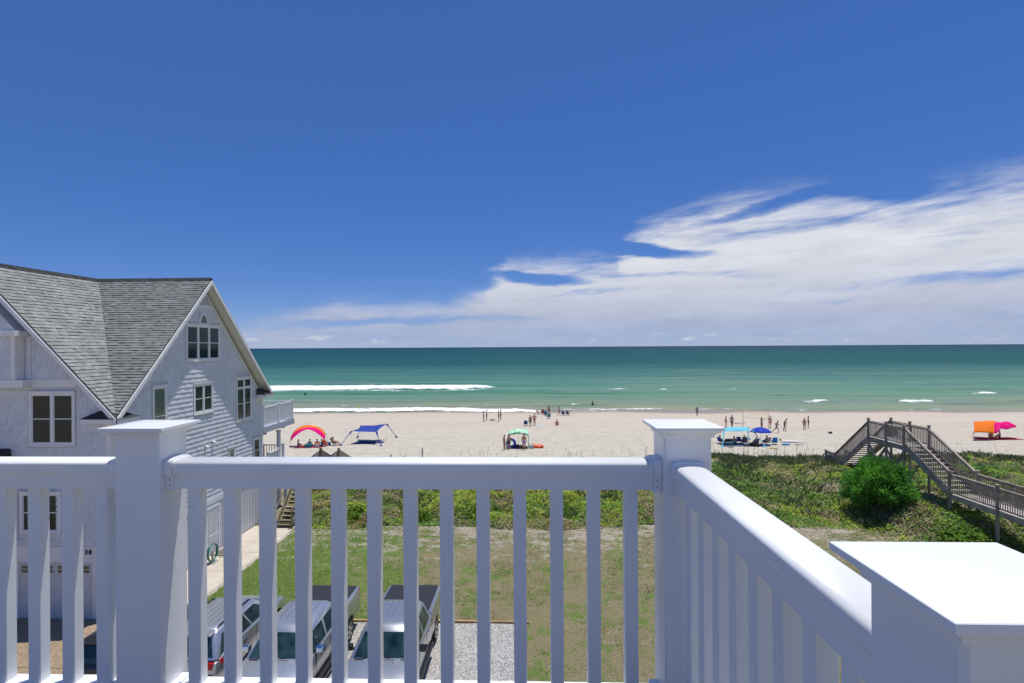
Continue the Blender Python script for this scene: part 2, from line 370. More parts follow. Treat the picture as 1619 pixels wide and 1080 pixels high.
# ------------------------------------------------------------------ sea
def make_sea():
    xs = nonuni(-112, 160, .9, 60000, 1.4)
    ys = np.concatenate([np.arange(96, 200, .55)]); s = .55; h = ys[-1]; ex = []
    while h < 60000: s *= 1.13; h += s; ex.append(h)
    ys = np.concatenate([ys, ex]); X, Y = np.meshgrid(xs, ys)
    near = 1 - sm(190, 260, Y)
    z = np.zeros_like(X); foam = np.zeros_like(X)
    # long low swell lines parallel to the shore
    for (yc, amp, wd, o) in ((112, .22, 2.2, 1), (121, .30, 3., 2), (133, .38, 3.6, 3), (147, .4, 4.2, 4), (176, .45, 5.5, 6), (192, .35, 6, 8)):
        yl = yc + 7*(fbm(X, 0*X, .018, o, 3) - .5) + 1.4*(vn(X, 0*X, .12, o) - .5)
        z += 1.7*amp*(.15 + 1.0*fbm(X, 0*X + yc, .03, o + 30, 2))*np.exp(-((Y - yl)/wd)**2)
    z += near*.10*(fbm(X, Y*2.2, .22, 40, 3) - .5)
    # breakers: (x0, x1, y, height, white water length shoreward, trailing lace)
    def breaker(x0, x1, yc, ht, wl, lace, o, slope=0.):
        nonlocal z, foam
        yl = yc + slope*(X - x0) + 1.6*(fbm(X, 0*X, .05, o, 3) - .5)
        e_ = min(5., (x1-x0)*.35); env = sm(x0 - e_, x0 + e_, X)*(1 - sm(x1 - e_*1.8, x1 + 1.5, X)); env = env*np.clip(1.25 - 1.1*(x1-x0 < 40)*(fbm(X, 0*X, .45, o + 20, 3)), 0, 1)
        taper = .35 + .65*(1 - np.clip((X - x0)/(x1 - x0), 0, 1))
        d = yl - Y                       # positive shoreward
        z += env*ht*np.where(d < 0, np.exp(-(d/2.6)**2), np.exp(-(d/(wl*.5))**2))
        edge = wl*taper*(.55 + .9*fbm(X, Y*.3, .16, o + 3, 3))
        f = sm(-1.1, .2, d)*(1 - sm(edge*.75, edge*1.15, d))
        f2 = sm(-.5, 2, d)*(1 - sm(lace*.4, lace, d))*(.34 + .55*fbm(X, Y*1.6, .12, o + 9, 3))*(.5+.5*taper)
        foam = np.maximum(foam, env*np.maximum(f, f2*.9))
        z += env*f*.30*(fbm(X, Y, .9, o + 5, 3) - .3)
    breaker(-100, -7, 160.5, .95, 10, 24, 50, .012)
    breaker(17, 31, 149.5, .5, 1.8, 9, 51); breaker(34, 37.5, 149, .3, 2, 2, 52); breaker(52, 57, 150, .35, 2.5, 2, 53)
    breaker(57.5, 67, 118.5, .5, .8, 2.5, 54); breaker(77, 91, 118.8, .45, .8, 3, 55); breaker(100, 130, 112, .3, .8, 3, 71); breaker(6, 14, 113, .2, .7, 3, 72); breaker(-14, -3, 113, .18, .5, 9, 56)
    breaker(108, 117, 140, .4, 3, 4, 57); breaker(-42, -36, 111, .15, .5, 6, 59)
    # swash along the beach, frayed
    yl = 106.2 + 5.5*(fbm(X, 0*X, .035, 60, 3) - .5) + 1.2*(fbm(X, 0*X, .4, 61, 2) - .5)
    left = 1 - sm(-8, 10, X)
    d = yl - Y
    edge = 1.5 + 2.6*left + 1.6*(fbm(X, Y*.4, .3, 63, 3) - .5)
    brk = np.clip(.42 + .85*left + 2.2*(fbm(X, 0*X, .05, 62, 3) - .45), 0, 1)
    f = sm(-1.0, .2, d)*(1 - sm(edge, edge + 1., d))*brk
    z += f*.25*(.5 + fbm(X, Y, 1.1, 65, 3)) 
    thin = np.exp(-((d - 3.4 - 1.8*(fbm(X, 0*X, .11, 66, 2)-.5))/.5)**2)*.7
    foam = np.maximum(foam, np.maximum(f*.95, thin))
    z += .12*(fbm(X, 0*X, .06, 67, 3) - .5)*(1 - sm(104, 112, Y))
    Z = SEA + z
    me = npmesh('sea', np.stack([X.ravel(), Y.ravel(), Z.ravel()], 1), grid_faces(len(xs), len(ys)), sea_mat(), smooth=True)
    addattr(me, 'foam', foam); return struct(link('sea', me))
def sea_mat():
    k = NT('sea_water')
    ly = k.math('LOGARITHM', k.math('MAXIMUM', k.y, 90.), 10.)
    pat = k.noise(.016, 5, .6, (.35, 1.6, 1)); pat2 = k.noise(.09, 6, .62, (.10, 1.3, 1)); spk = k.noise(.30, 6, .72, (.35, 1.2, 1)); spf = k.noise(.035, 7, .75, (.35, 1.6, 1))
    t = k.math('DIVIDE', k.math('SUBTRACT', ly, 2.0), 2.4)
    t = k.math('ADD', t, k.math('MULTIPLY', k.math('SUBTRACT', pat, .5), k.ss(k.y, 150, 700, .10, .05)))
    c = k.ramp(t, [(0., (.30, .27, .20)), (.018, (.235, .265, .165)), (.045, (.125, .235, .145)), (.085, (.080, .215, .145)), (.14, (.036, .150, .122)), (.24, (.012, .082, .086)), (.42, (.007, .066, .082)), (.62, (.005, .050, .075)), (1., (.004, .032, .060))])
    nearw = k.math('SUBTRACT', 1., k.ss(k.y, 170, 420))
    c = k.mix(k.math('MULTIPLY', k.ss(pat2, .50, .62), k.math('MULTIPLY', nearw, .62)), c, (.155, .225, .175))
    c = k.mix(k.math('MULTIPLY', k.ss(pat2, .48, .36), k.math('MULTIPLY', nearw, .75)), c, (.040, .165, .085))
    c = k.mix(k.ss(spk, .58, .72, 0, .14), c, (.13, .22, .20)); c = k.mix(k.ss(spf, .54, .66, 0, .22), c, (.035, .13, .13)); c = k.mix(k.ss(spf, .46, .34, 0, .45), c, (.004, .055, .075))
    lace = k.noise(1.6, 7, .7, (1, 2.2, 1)); 
    fa = k.attr('foam'); clump = k.noise(.30, 6, .65, (1, 1.6, 1))
    fm = k.ss(k.math('ADD', fa, k.math('ADD', k.math('MULTIPLY', k.math('SUBTRACT', lace, .5), .8), k.math('MULTIPLY', k.math('SUBTRACT', clump, .5), 1.5))), .44, .66)
    fm = k.math('MULTIPLY', fm, k.ss(fa, .05, .2))
    c = k.mix(fm, c, (.80, .82, .82))
    w1 = k.noise(.9, 5, .6, (.35, 1.2, 1)); w2 = k.noise(.16, 5, .6, (.3, 1.4, 1)); w3 = k.noise(.03, 6, .6, (.3, 1.4, 1))
    h = k.math('ADD', k.math('MULTIPLY', w1, .25), k.math('ADD', k.math('MULTIPLY', w2, 1.0), k.math('MULTIPLY', w3, 4.)))
    nrm = k.bump(h, .8, 1.)
    rough = k.math('ADD', k.math('MULTIPLY', fm, .55), .22)
    k.out(c, .6, nrm, 0.)
    fn_ = k.n('ShaderNodeFresnel'); fn_.inputs['IOR'].default_value = 1.33; k.L.new(nrm, fn_.inputs['Normal']); fr = fn_.outputs[0]
    df = k.n('ShaderNodeBsdfDiffuse'); k.L.new(c, df.inputs[0]); k.L.new(nrm, df.inputs['Normal']); gl = k.n('ShaderNodeBsdfGlossy'); k.put(gl.inputs['Roughness'], rough); k.L.new(nrm, gl.inputs['Normal'])
    ms = k.n('ShaderNodeMixShader'); k.put(ms.inputs[0], k.math('MULTIPLY', k.math('ADD', .03, k.math('MULTIPLY', fr, k.ss(k.y, 125, 420, .34, .11))), k.math('SUBTRACT', 1., fm))); k.L.new(df.outputs[0], ms.inputs[1]); k.L.new(gl.outputs[0], ms.inputs[2]); k.L.new(ms.outputs[0], k.t.nodes['Material Output'].inputs[0])
    return k.m
make_sea()

# ------------------------------------------------------------------ paved and gravelled surfaces of the two lots
def gravel_mat(name, a, b, c, scale):
    k = NT(name); cell = k.n('ShaderNodeTexVoronoi'); k.L.new(k.pos, cell.inputs['Vector']); cell.inputs['Scale'].default_value = scale
    sp = k.n('ShaderNodeSeparateColor'); k.L.new(cell.outputs['Color'], sp.inputs[0])
    col = k.mix(sp.outputs[0], a, b); col = k.mix(k.ss(sp.outputs[1], .75, .8), col, c)
    col = k.mix(k.ss(cell.outputs['Distance'], .35, .62, 0, .6), col, tuple(v*.4 for v in a))
    col = k.mix(k.ss(k.noise(.7, 5, .6), .35, .7, 0, .3), col, tuple(v*.7 for v in a))
    return k.out(col, .9, k.bump(cell.outputs['Distance'], .8, -.03), .3)
def concrete_mat():
    k = NT('pale_concrete'); n = k.noise(.8, 6, .6); f = k.noise(30, 4, .7); s = k.noise(2.2, 6, .65)
    c = k.mix(k.ss(n, .3, .7), (.47, .41, .335), (.56, .50, .42)); c = k.mix(k.ss(s, .58, .72, 0, .5), c, (.36, .30, .22)); c = k.mix(k.ss(f, .55, .7, 0, .3), c, (.3, .27, .22))
    return k.out(c, .9, k.bump(f, .3, .01), .3)
def wobble_sheet(name, xa, xb, ya, yb, z, m, edge=.12, o=0, step=.4):
    """ground sheet with an uneven outline, butted a few mm above the ground"""
    nx = max(2, int((xb-xa)/step)); ny = max(2, int((yb-ya)/step)); xs = np.linspace(xa, xb, nx+1); ys = np.linspace(ya, yb, ny+1)
    X, Y = np.meshgrid(xs, ys); X = X.copy(); Y = Y.copy()
    X[:, -1] += edge*(vn(Y[:, -1], 0*Y[:, -1], 1.3, o)*2 - 1); X[:, 0] += edge*(vn(Y[:, 0], 0*Y[:, 0], 1.3, o+1)*2 - 1); Y[-1] += edge*(vn(X[-1], 0*X[-1], 1.3, o+2)*2 - 1)
    me = npmesh(name, np.stack([X.ravel(), Y.ravel(), np.full(X.size, z)], 1), grid_faces(nx+1, ny+1), m); return struct(link(name, me))
wobble_sheet('gravel_lot', -11.6, -.2, -12, 20.12, .008, gravel_mat('grey_gravel', (.42,.405,.38), (.66,.64,.60), (.25,.235,.22), 22), .02, 3)
wobble_sheet('driveway', -30, -11.66, -12, 20.14, .006, gravel_mat('pebble_concrete', (.40,.29,.18), (.60,.47,.32), (.24,.17,.10), 34), .0, 9)
wobble_sheet('walkway', -15.88, -13.42, 20.16, 30.9, .012, concrete_mat(), .07, 14)
jm = mat('joint_dark', (.12,.10,.08), .95)
for (y_) in (17.0, 13.4): struct(MB().box(-30, -11.7, y_-.012, y_+.012, .004, .0095).build('driveway_joint', jm))
for (y_) in (22.3, 24.6, 26.9, 29.2): struct(MB().box(-15.8, -13.5, y_-.01, y_+.01, .005, .0145).build('walkway_joint', jm))
wood_new = mat('timber_tan', (.42,.27,.15), .85, .2, var=.35, vscale=3, stretch=(1,12,12), objrand=.15)
for i, (a, b) in enumerate(((-11.5,-9.1),(-9.08,-6.7),(-6.68,-4.3),(-4.28,-1.9),(-1.88,-.1))):
    tag(MB().box(a, b, 20.14, 20.24, -.05, .075 + .006*(i % 2)).build('edging_timber', wood_new, bevel=.008), ['tan edging timber at the back of the gravel behind the dark car', 'tan edging timber crossing behind the silver wagon', 'tan edging timber under the tail of the left pickup', 'tan edging timber under the tail of the right pickup', 'tan edging timber at the right end of the gravel lot'][i], 'edging timber', 'edging timbers along the gravel lot')

# ------------------------------------------------------------------ our own deck: floor, house below, white railing
vinyl = mat('white_vinyl', (.81,.82,.83), .32, .42, var=.07, vscale=2.2, bump=.02, bscale=60)
DECK = 8.98
struct(MB().box(-4.2, .62, -3.0, 1.93, DECK-.14, DECK).build('deck_floor', mat('deck_boards', (.11,.10,.095), .7, .3, var=.2, vscale=4, stretch=(1,9,1)), bevel=.01))
own = thing('house', 'white sided house that carries the viewing deck', 'house', (-1.8, -3.5, 0))
MB().box(-2.35, 2.35, -6, 5.2, 0, DECK-.15).build('wall', mat('own_siding', (.62,.64,.66), .7, .3, var=.1), own)
MB().box(-2.42, 2.42, 5.2, 5.42, DECK-.45, DECK-.145).build('fascia', vinyl, own)

PW = .074; CAPZ = 9.9475; RY = 1.80; RZ = 9.823
rail_root = thing('deck_railing', 'white vinyl deck railing with square capped posts and square balusters in the foreground', 'railing')
def cap_mesh():
    m = MB(); prof = [(.0,-.034),(PW+.003,-.034),(PW+.006,-.033),(PW+.007,-.026),(PW+.013,-.019),(PW+.022,-.0155),(PW+.023,-.010),(PW+.0305,-.009),(.1045,-.0075),(.1045,-.0005),(.1035,.0005),(.0005,.0075)]
    m.loft([[(w,w,z),(-w,w,z),(-w,-w,z),(w,-w,z)] for w, z in prof[1:]]); return m.mesh('post_cap', vinyl)
def post_mesh():
    m = MB(); c = .006; w = PW
    ring = lambda z: [(w,w-c,z),(w-c,w,z),(-w+c,w,z),(-w,w-c,z),(-w,-w+c,z),(-w+c,-w,z),(w-c,-w,z),(w,-w+c,z)]
    m.loft([ring(DECK), ring(CAPZ-.03)]); w += .022
    m.loft([[(w,w,z),(-w,w,z),(-w,-w,z),(w,-w,z)] for z in (DECK+.001, DECK+.03)]); w -= .012
    m.loft([[(w,w,z),(-w,w,z),(-w,-w,z),(w,-w,z)] for z in (DECK+.031, DECK+.05)]); return m.mesh('post', vinyl)
CM, PM = cap_mesh(), post_mesh()
posts = {'left': (-1.275, RY+.0), 'corner': (.49, RY), 'near': (.487, .612), 'far': (-2.75, RY)}
for k_, (x, y) in posts.items():
    p = link('post', PM, rail_root); p.location = (x, y, 0)
    q = link('post_cap', CM, p); q.location = (0, 0, CAPZ)
def rail_prof(s=1., d=0.):
    pr = [(-.033,-.084),(.033,-.084),(.033,-.032),(.044,-.030),(.0455,-.026),(.0455,-.002)]
    for t in range(1, 8): a = t/8*math.pi; pr.append((.0455*math.cos(a)*.985, .0012 + .0095*math.sin(a)))
    pr += [(-.0455,-.002),(-.0455,-.026),(-.044,-.030),(-.033,-.032)]
    return [(a*s + (d if a > 0 else -d), b*(1 + (s-1)*.5) + (d if b > -.01 else -d*.8)) for a, b in pr]
def rail(p, q, horizontal):     # horizontal: along x
    o = rail_root; m = MB(); P = rail_prof()
    mk = (lambda t, P_: [(t, RY + a, RZ + b) for a, b in P_]) if horizontal else (lambda t, P_: [(.4885 + a, t, RZ + b) for a, b in P_])
    m.loft([mk(p, P), mk(q, P)]); r = m.build('top_rail', vinyl, o)
    r.data.polygons.foreach_set('use_smooth', [abs(f.normal.z) > .25 and f.normal.z > 0 and len(f.vertices) == 4 for f in r.data.polygons])
    for a, s in ((p, 1), (q, -1)):
        b = MB(); P2 = rail_prof(1., .0075); b.loft([mk(a + s*.0005, P2), mk(a + s*.026, P2)]); b.loft([mk(a + s*.0262, rail_prof(1., .004)), mk(a + s*.036, rail_prof(1., .0035))]); b.build('rail_bracket', vinyl, r, bevel=.0015)
        if horizontal:
            for zz in (-.052, -.072): MB().lathe([(.003,0),(.0028,-.0015),(.0004,-.0018)], 'y', (a + s*.015, RY-.0405, RZ+zz), 10).build('screw', mat('screw_grey', (.45,.46,.48), .4, .5), r)
    m = MB(); zt = 9.082
    if horizontal: m.box(p, q, RY-.033, RY+.033, zt-.058, zt)
    else: m.box(.4885-.033, .4885+.033, p, q, zt-.058, zt)
    br = m.build('bottom_rail', vinyl, o, bevel=.004)
    for a, s in ((p, 1), (q, -1)):
        b = MB()
        if horizontal: b.box(min(a, a+s*.03), max(a, a+s*.03), RY-.041, RY+.041, zt-.065, zt+.008)
        else: b.box(.4885-.041, .4885+.041, min(a, a+s*.03), max(a, a+s*.03), zt-.065, zt+.008)
        b.build('rail_bracket', vinyl, br, bevel=.003)
rail(-1.275+PW, .49-PW, True); rail(-2.75+PW, -1.275-PW, True); rail(.612+PW, RY-PW, False)
BH = .0212
bm_ = MB(); c = .003; bm_.loft([[(BH,BH-c,z),(BH-c,BH,z),(-BH+c,BH,z),(-BH,BH-c,z),(-BH,-BH+c,z),(-BH+c,-BH,z),(BH-c,-BH,z),(BH,-BH+c,z)] for z in (9.08, RZ-.08)])
BM = bm_.mesh('baluster', vinyl)
spots = [(.323 - .1203*i, RY) for i in range(13)] + [(-1.434 - .1175*i, RY) for i in range(11)] + [(.4885, 1.652 - .118*i) for i in range(9)]
for x, y in spots:
    if y < RY and y < .72: continue
    b = link('baluster', BM, rail_root); b.location = (x, y, 0)

# ------------------------------------------------------------------ neighbouring house
HX, HY0, HY1 = -15.88, 20.15, 31.87          # right-hand wall, street wall, sea wall
RGZ, RGX, RGY = 13.57, -21.0, 25.95           # ridge height, street gable ridge x, cross gable ridge y
EX, EY0, EY1, EZ = -15.38, 19.80, 32.08, 7.67   # eave lines
house = thing('beach_house', 'grey shingled three storey beach house with steep grey roof and white trim', 'house', (0,0,0))
trim = mat('white_trim', (.74,.75,.76), .5, .4, var=.06, vscale=2)
shk = lambda nm, isl, ob: mat(nm, (.64,.67,.715), .8, .25, island=isl, objrand=ob, var=.04, vscale=1.2, bump=.06, bscale=18)
shake_i, shake_o = shk('shakes_joined', .06, 0), shk('shake_single', 0, .06)
wallm = mat('wall_behind_shakes', (.56,.585,.62), .9, .2)
glass = mat('window_glass', (.012,.024,.021), .05, .32, var=.3, vscale=.8)
soff = mat('soffit_cream', (.66,.64,.58), .6, .3)
# solid walls
w = MB(); w.prism([(HX-.02, HY0+.02, 0),(HX-.02, HY1-.02, 0),(HX-.02, HY1-.02, 7.45),(HX-.02, RGY, 13.2),(HX-.02, HY0+.02, 7.55)], (-5.5, 0, 0)); w.build('wall', wallm, house)
w = MB(); w.prism([(HX-.03, HY0+.0205, 0),(HX-.03, HY0+.0205, 7.55),(RGX, HY0+.0205, 13.2),(RGX-5.1, HY0+.0205, 7.6),(RGX-5.1, HY0+.0205, 0)], (0, 11.6, 0)); w.build('wall', wallm, house)
# openings that shakes leave free: side wall (y0,y1,z0,z1), front wall (x0,x1,z0,z1)
SIDE = [(24.64,27.50,9.58,11.42),(25.70,26.42,11.42,11.92),(25.20,26.86,7.05,8.58),(28.94,30.64,6.20,8.66),(22.38,23.40,6.0,8.68),(28.10,28.88,3.9,5.03),(30.72,31.62,3.6,5.10),(HY0-.1,HY0+.16,0,9),(HY1-.14,HY1+.2,0,9)]
FRONT = [(-19.06,-17.18,6.52,8.64),(-40,-17.19,8.78,9.08),(-19.5,-18.0,3.1,4.9),(-19.08,-18.93,9.0,10.6),(HX-.17,HX+.3,0,9),(-40,-19.22,8.7,14)]
CH = .218
def shake_rows(u0f, u1f, z0, z1, free, seed):
    rnd = random.Random(seed); r = 0; z = z0
    while z < z1:
        u0, u1 = u0f(z + CH), u1f(z + CH)
        segs = [(u0, u1)]
        for a, b, c, d in free:
            if c < z + CH*.9 and d > z + CH*.1:
                ns = []
                for s, e in segs:
                    if b <= s or a >= e: ns.append((s, e)); continue
                    if a > s: ns.append((s, a))
                    if b < e: ns.append((b, e))
                segs = ns
        for s, e in segs:
            if e - s < .05: continue
            u = s
            while u < e - .01:
                wd = rnd.uniform(.13, .27); v = min(u + wd, e)
                if e - v < .07: v = e
                yield u + .0032, v - .0032, z + rnd.uniform(-.004, .004), rnd.uniform(.026, .036)
                u = v
        z += CH
def shake_pts(plane, u0, u1, z, t):
    zt = z + CH + .012
    if plane == 'x': return [(HX-.02,u0,z),(HX-.02,u1,z),(HX+t,u1,z),(HX+t,u0,z),(HX-.02,u0,zt),(HX-.02,u1,zt),(HX+.003,u1,zt),(HX+.003,u0,zt)]
    return [(u0,HY0+.02,z),(u1,HY0+.02,z),(u1,HY0-t,z),(u0,HY0-t,z),(u0,HY0+.02,zt),(u1,HY0+.02,zt),(u1,HY0-.003,zt),(u0,HY0-.003,zt)]
sl = (RGZ - EZ)/(RGY - EY0)
roofz_side = lambda y: RGZ - abs(y - RGY)*sl - .30
inv0 = lambda z: max(HY0+.16, RGY - (RGZ - .34 - z)/sl); inv1 = lambda z: min(HY1-.14, RGY + (RGZ - .34 - z)/sl)
m = MB()
for u0, u1, z, t in shake_rows(inv0, inv1, 2.75, 12.25, SIDE, 3): m.hexa(shake_pts('x', u0, u1, z, t))
o = m.build('shingles', shake_i, house); o['kind'] = 'stuff'
slf = (RGZ - EZ)/(EX - RGX)
f1 = lambda z: min(HX-.17, RGX + (RGZ - .34 - z)/slf)
cells = list(shake_rows(lambda z: -21.2, f1, 2.75, 12.9, FRONT, 4))
vis = sorted([c for c in cells if c[2] > 5.6 and c[0] > -20.6], key=lambda c: -c[0])[:300]; vs_ = set(vis)
for u0, u1, z, t in vis:
    P = [Vector(p) for p in shake_pts('y', u0, u1, z, t)]; c0 = P[0].copy(); mm = MB().hexa([p - c0 for p in P]); oo = link('shingle', mm.mesh('shingle', shake_o), house); oo.location = c0
m = MB()
for cc in cells:
    if cc not in vs_: m.hexa(shake_pts('y', *cc))
o = m.build('shingles', shake_i, house); o['kind'] = 'stuff'
# projecting attic bay at the left of the street gable
bayY = HY0 - .38
m = MB(); m.prism([(-19.22, HY0, 9.075),(-19.22, HY0, 10.95),(-21.0, HY0, 12.8),(-22.8, HY0, 10.9),(-22.8, HY0, 9.075)], (0, -.38, 0)); bay = m.build('bay', wallm, house)
m = MB(); FB = [(-22.0,-19.82,9.66,11.34),(-19.38,-19.2,9,11)]
for u0, u1, z, t in shake_rows(lambda z: -22.5, lambda z: -19.38 if z < 10.7 else -19.38-(z-10.7)*.95, 9.08, 12.3, FB, 5):
    zt = z+CH+.012; m.hexa([(u0,bayY+.02,z),(u1,bayY+.02,z),(u1,bayY-t,z),(u0,bayY-t,z),(u0,bayY+.02,zt),(u1,bayY+.02,zt),(u1,bayY-.003,zt),(u0,bayY-.003,zt)])
m.build('shingles', shake_i, bay)['kind'] = 'stuff'
MB().box(-19.37, -19.19, bayY-.03, HY0-.03, 9.08, 10.72).build('corner_board', trim, bay, bevel=.006)
MB().box(-19.70, -18.98, bayY-.28, HY0-.05, 10.70, 10.90).build('eave_return', trim, bay, bevel=.01)
m = MB(); m.box(-24, -18.9, bayY-.045, HY0-.022, 8.79, 9.074); m.build('band_board', trim, house, bevel=.008)
MB().box(-18.895, -17.15, HY0-.045, HY0+.02, 8.78, 9.07).build('band_board', trim, house, bevel=.008)
MB().box(-19.07, -18.94, HY0-.032, HY0+.02, 9.075, 10.62).build('corner_board', trim, house)
# trim boards
MB().box(HX-.16, HX+.034, HY0-.034, HY0+.15, 0, 7.5).build('corner_board', trim, house, bevel=.005)
MB().box(HX-.1, HX+.034, HY1-.13, HY1+.034, 0, 7.4).build('corner_board', trim, house, bevel=.005)
def rake(p, q, w, t, nrm, name='rake_board', m_=None):
    """board hanging below the roof edge line p-q, face normal nrm"""
    p = Vector(p); q = Vector(q); n = Vector(nrm); a = [p, q, q + Vector((0,0,-w)), p + Vector((0,0,-w))]
    return MB().loft([a, [v - n*t for v in a]]).build(name, m_ or trim, house, bevel=.006)
T = .045
rake((RGX, EY0-T, RGZ-.07), (EX, EY0-T, EZ-.07), .21, .045, (0,-1,0))
rake((EX+T, RGY, RGZ-.07), (EX+T, EY0, EZ-.07), .21, .045, (1,0,0)); rake((EX+T, RGY, RGZ-.07), (EX+T, EY1, EZ-.07), .21, .045, (1,0,0))
rake((HX+.035, RGY, RGZ-.30), (HX+.035, HY0+.1, 7.63), .16, .05, (1,0,0), 'frieze_board'); rake((HX+.035, RGY, RGZ-.30), (HX+.035, HY1-.1, 7.5), .16, .05, (1,0,0), 'frieze_board')
rake((-19.0, HY0-.035, 11.15), (HX-.1, HY0-.035, 7.75), .16, .05, (0,-1,0), 'frieze_board')
# soffit slabs and roof deck
def slab(poly, t, z0, name, m_):
    a = [Vector(p) + Vector((0,0,z0)) for p in poly]; return MB().loft([a, [v - Vector((0,0,t)) for v in a]]).build(name, m_, house)
Rf1, Rf2, Gp, Cc = (RGX, EY0, RGZ), (RGX, RGY, RGZ), (EX, RGY, RGZ), (EX, EY0, EZ)
rdeck = mat('roof_felt', (.085,.088,.09), .9, .2)
PL = {'e': [Rf1, Rf2, Cc], 'f': [Rf2, Gp, Cc], 'n': [Rf2, Gp, (EX, EY1, EZ), (RGX, EY1, EZ)], 'w': [Rf1, (RGX, EY1, RGZ), (2*RGX-EX, EY1, EZ), (2*RGX-EX, EY0, EZ)], 'e2': [Rf2, (RGX, EY1, RGZ), (EX, EY1, EZ)]}
for kk, pl in PL.items(): slab(pl, .055, 0, 'roof_deck', rdeck); slab(pl, .11, -.058, 'soffit', soff)
MB().hexa([(EX-.01,EY1+.0,EZ-.22),(EX-.01,EY1+.13,EZ-.22),(RGX,EY1+.13,EZ-.22),(RGX,EY1,EZ-.22),(EX-.01,EY1,EZ-.04),(EX-.01,EY1+.13,EZ-.04),(RGX,EY1+.13,EZ-.04),(RGX,EY1,EZ-.04)]).build('gutter', trim, house, bevel=.01)
# shingle courses as real overlapping tabs
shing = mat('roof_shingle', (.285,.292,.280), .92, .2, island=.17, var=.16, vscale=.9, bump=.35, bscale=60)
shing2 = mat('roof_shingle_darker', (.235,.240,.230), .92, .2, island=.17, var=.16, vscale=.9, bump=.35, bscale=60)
def courses(edge0, edge1, apex0, apex1, m_, seed, up):
    """tabs laid on the plane between the eave line (edge0-edge1) and ridge line (apex0-apex1)"""
    rnd = random.Random(seed); m = MB(); E0, E1, A0, A1 = map(Vector, (edge0, edge1, apex0, apex1))
    L = max((A0-E0).length, (A1-E1).length); n = int(((A0-E0).length)/.185) if (A0-E0).length > 1 else int(L/.185)
    nrm = Vector(up).normalized()
    for r in range(n):
        t0 = r/n; t1 = min((r+1.12)/n, 1); a, b = E0.lerp(A0, t0), E1.lerp(A1, t0); a2, b2 = E0.lerp(A0, t1), E1.lerp(A1, t1)
        ln = (b-a).length
        if ln < .05: continue
        u = -rnd.uniform(0, .3)
        while u < ln:
            wd = rnd.choice((.15,.19,.23,.28)); s = max(u, 0)/ln; e = min(u + wd, ln)/ln; u += wd
            if e - s < .02/ln: continue
            th = rnd.choice((.022,.030,.040))
            p, q = a.lerp(b, s + .002/ln), a.lerp(b, e - .002/ln); p2, q2 = a2.lerp(b2, s), a2.lerp(b2, e)
            m.add([p, q, q2, p2, p + nrm*th, q + nrm*th, q2 + nrm*.005, p2 + nrm*.005], [(4,5,6,7),(0,1,5,4),(1,2,6,5),(3,0,4,7)])
    o = m.build('shingles', m_, house); o['kind'] = 'stuff'; return o
nE = Vector((RGZ-EZ, 0, EX-RGX)); nF = Vector((0, -(RGZ-EZ), RGY-EY0)); nN = Vector((0, RGZ-EZ, EY1-RGY))
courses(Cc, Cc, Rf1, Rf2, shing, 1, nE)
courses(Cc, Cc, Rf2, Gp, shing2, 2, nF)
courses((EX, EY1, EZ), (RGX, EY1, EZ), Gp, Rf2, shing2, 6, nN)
capm = mat('ridge_cap_dark', (.045,.048,.05), .9, .2, island=.25)
m = MB()
for i in range(26):
    x0 = RGX + (EX-RGX)*i/26; x1 = x0 + (EX-RGX)/26*1.1; m.prism([(x0,RGY-.15,RGZ-.09),(x0,RGY,RGZ+.07),(x0,RGY+.15,RGZ-.09)], (min(x1, EX)-x0, 0, -.012))
for i in range(30):
    y0 = EY0 + (RGY-EY0+.1)*i/30; m.prism([(RGX-.15,y0,RGZ-.09),(RGX,y0,RGZ+.07),(RGX+.15,y0,RGZ-.09)], (0, (RGY-EY0)/30*1.1, -.012))
m.build('ridge_cap', capm, house)
# little hipped eave returns at the gable feet
darks = mat('return_shingle', (.06,.063,.068), .9, .2, var=.3, vscale=8)
def ereturn(x0, x1, y0, y1, z, axis):
    b = MB().box(x0, x1, y0, y1, z-.17, z).build('eave_return', trim, house, bevel=.012)
    if axis == 'y': v = [(x0-.02,y0-.02,z+.004),(x1,y0-.02,z+.004),(x1,y1,z+.004),(x0-.02,y1,z+.004),((x0+x1)/2+.15,y1,z+.40),(x1,y1,z+.40)]; f = [(0,1,5,4),(0,4,3),(3,4,5,2),(1,2,5),(0,3,2,1)]
    else: v = [(x1+.02,y0,z+.004),(x1+.02,y1+.02,z+.004),(x0,y1+.02,z+.004),(x0,y0,z+.004),(x0,y0,z+.36),(x0,(y0+y1)/2-.15,z+.36)]; f = [(0,1,5,4),(1,2,5),(2,3,4,5),(3,0,4),(0,3,2,1)]
    MB().add(v, f).build('return_roof', darks, b)
ereturn(-16.72, EX-.06, EY0-.06, HY0-.026, 7.60, 'y'); ereturn(HX+.036, EX+.07, EY0+.0, 20.95, 7.58, 'x')
ereturn(HX+.036, EX+.07, 31.12, EY1+.12, 7.52, 'x')
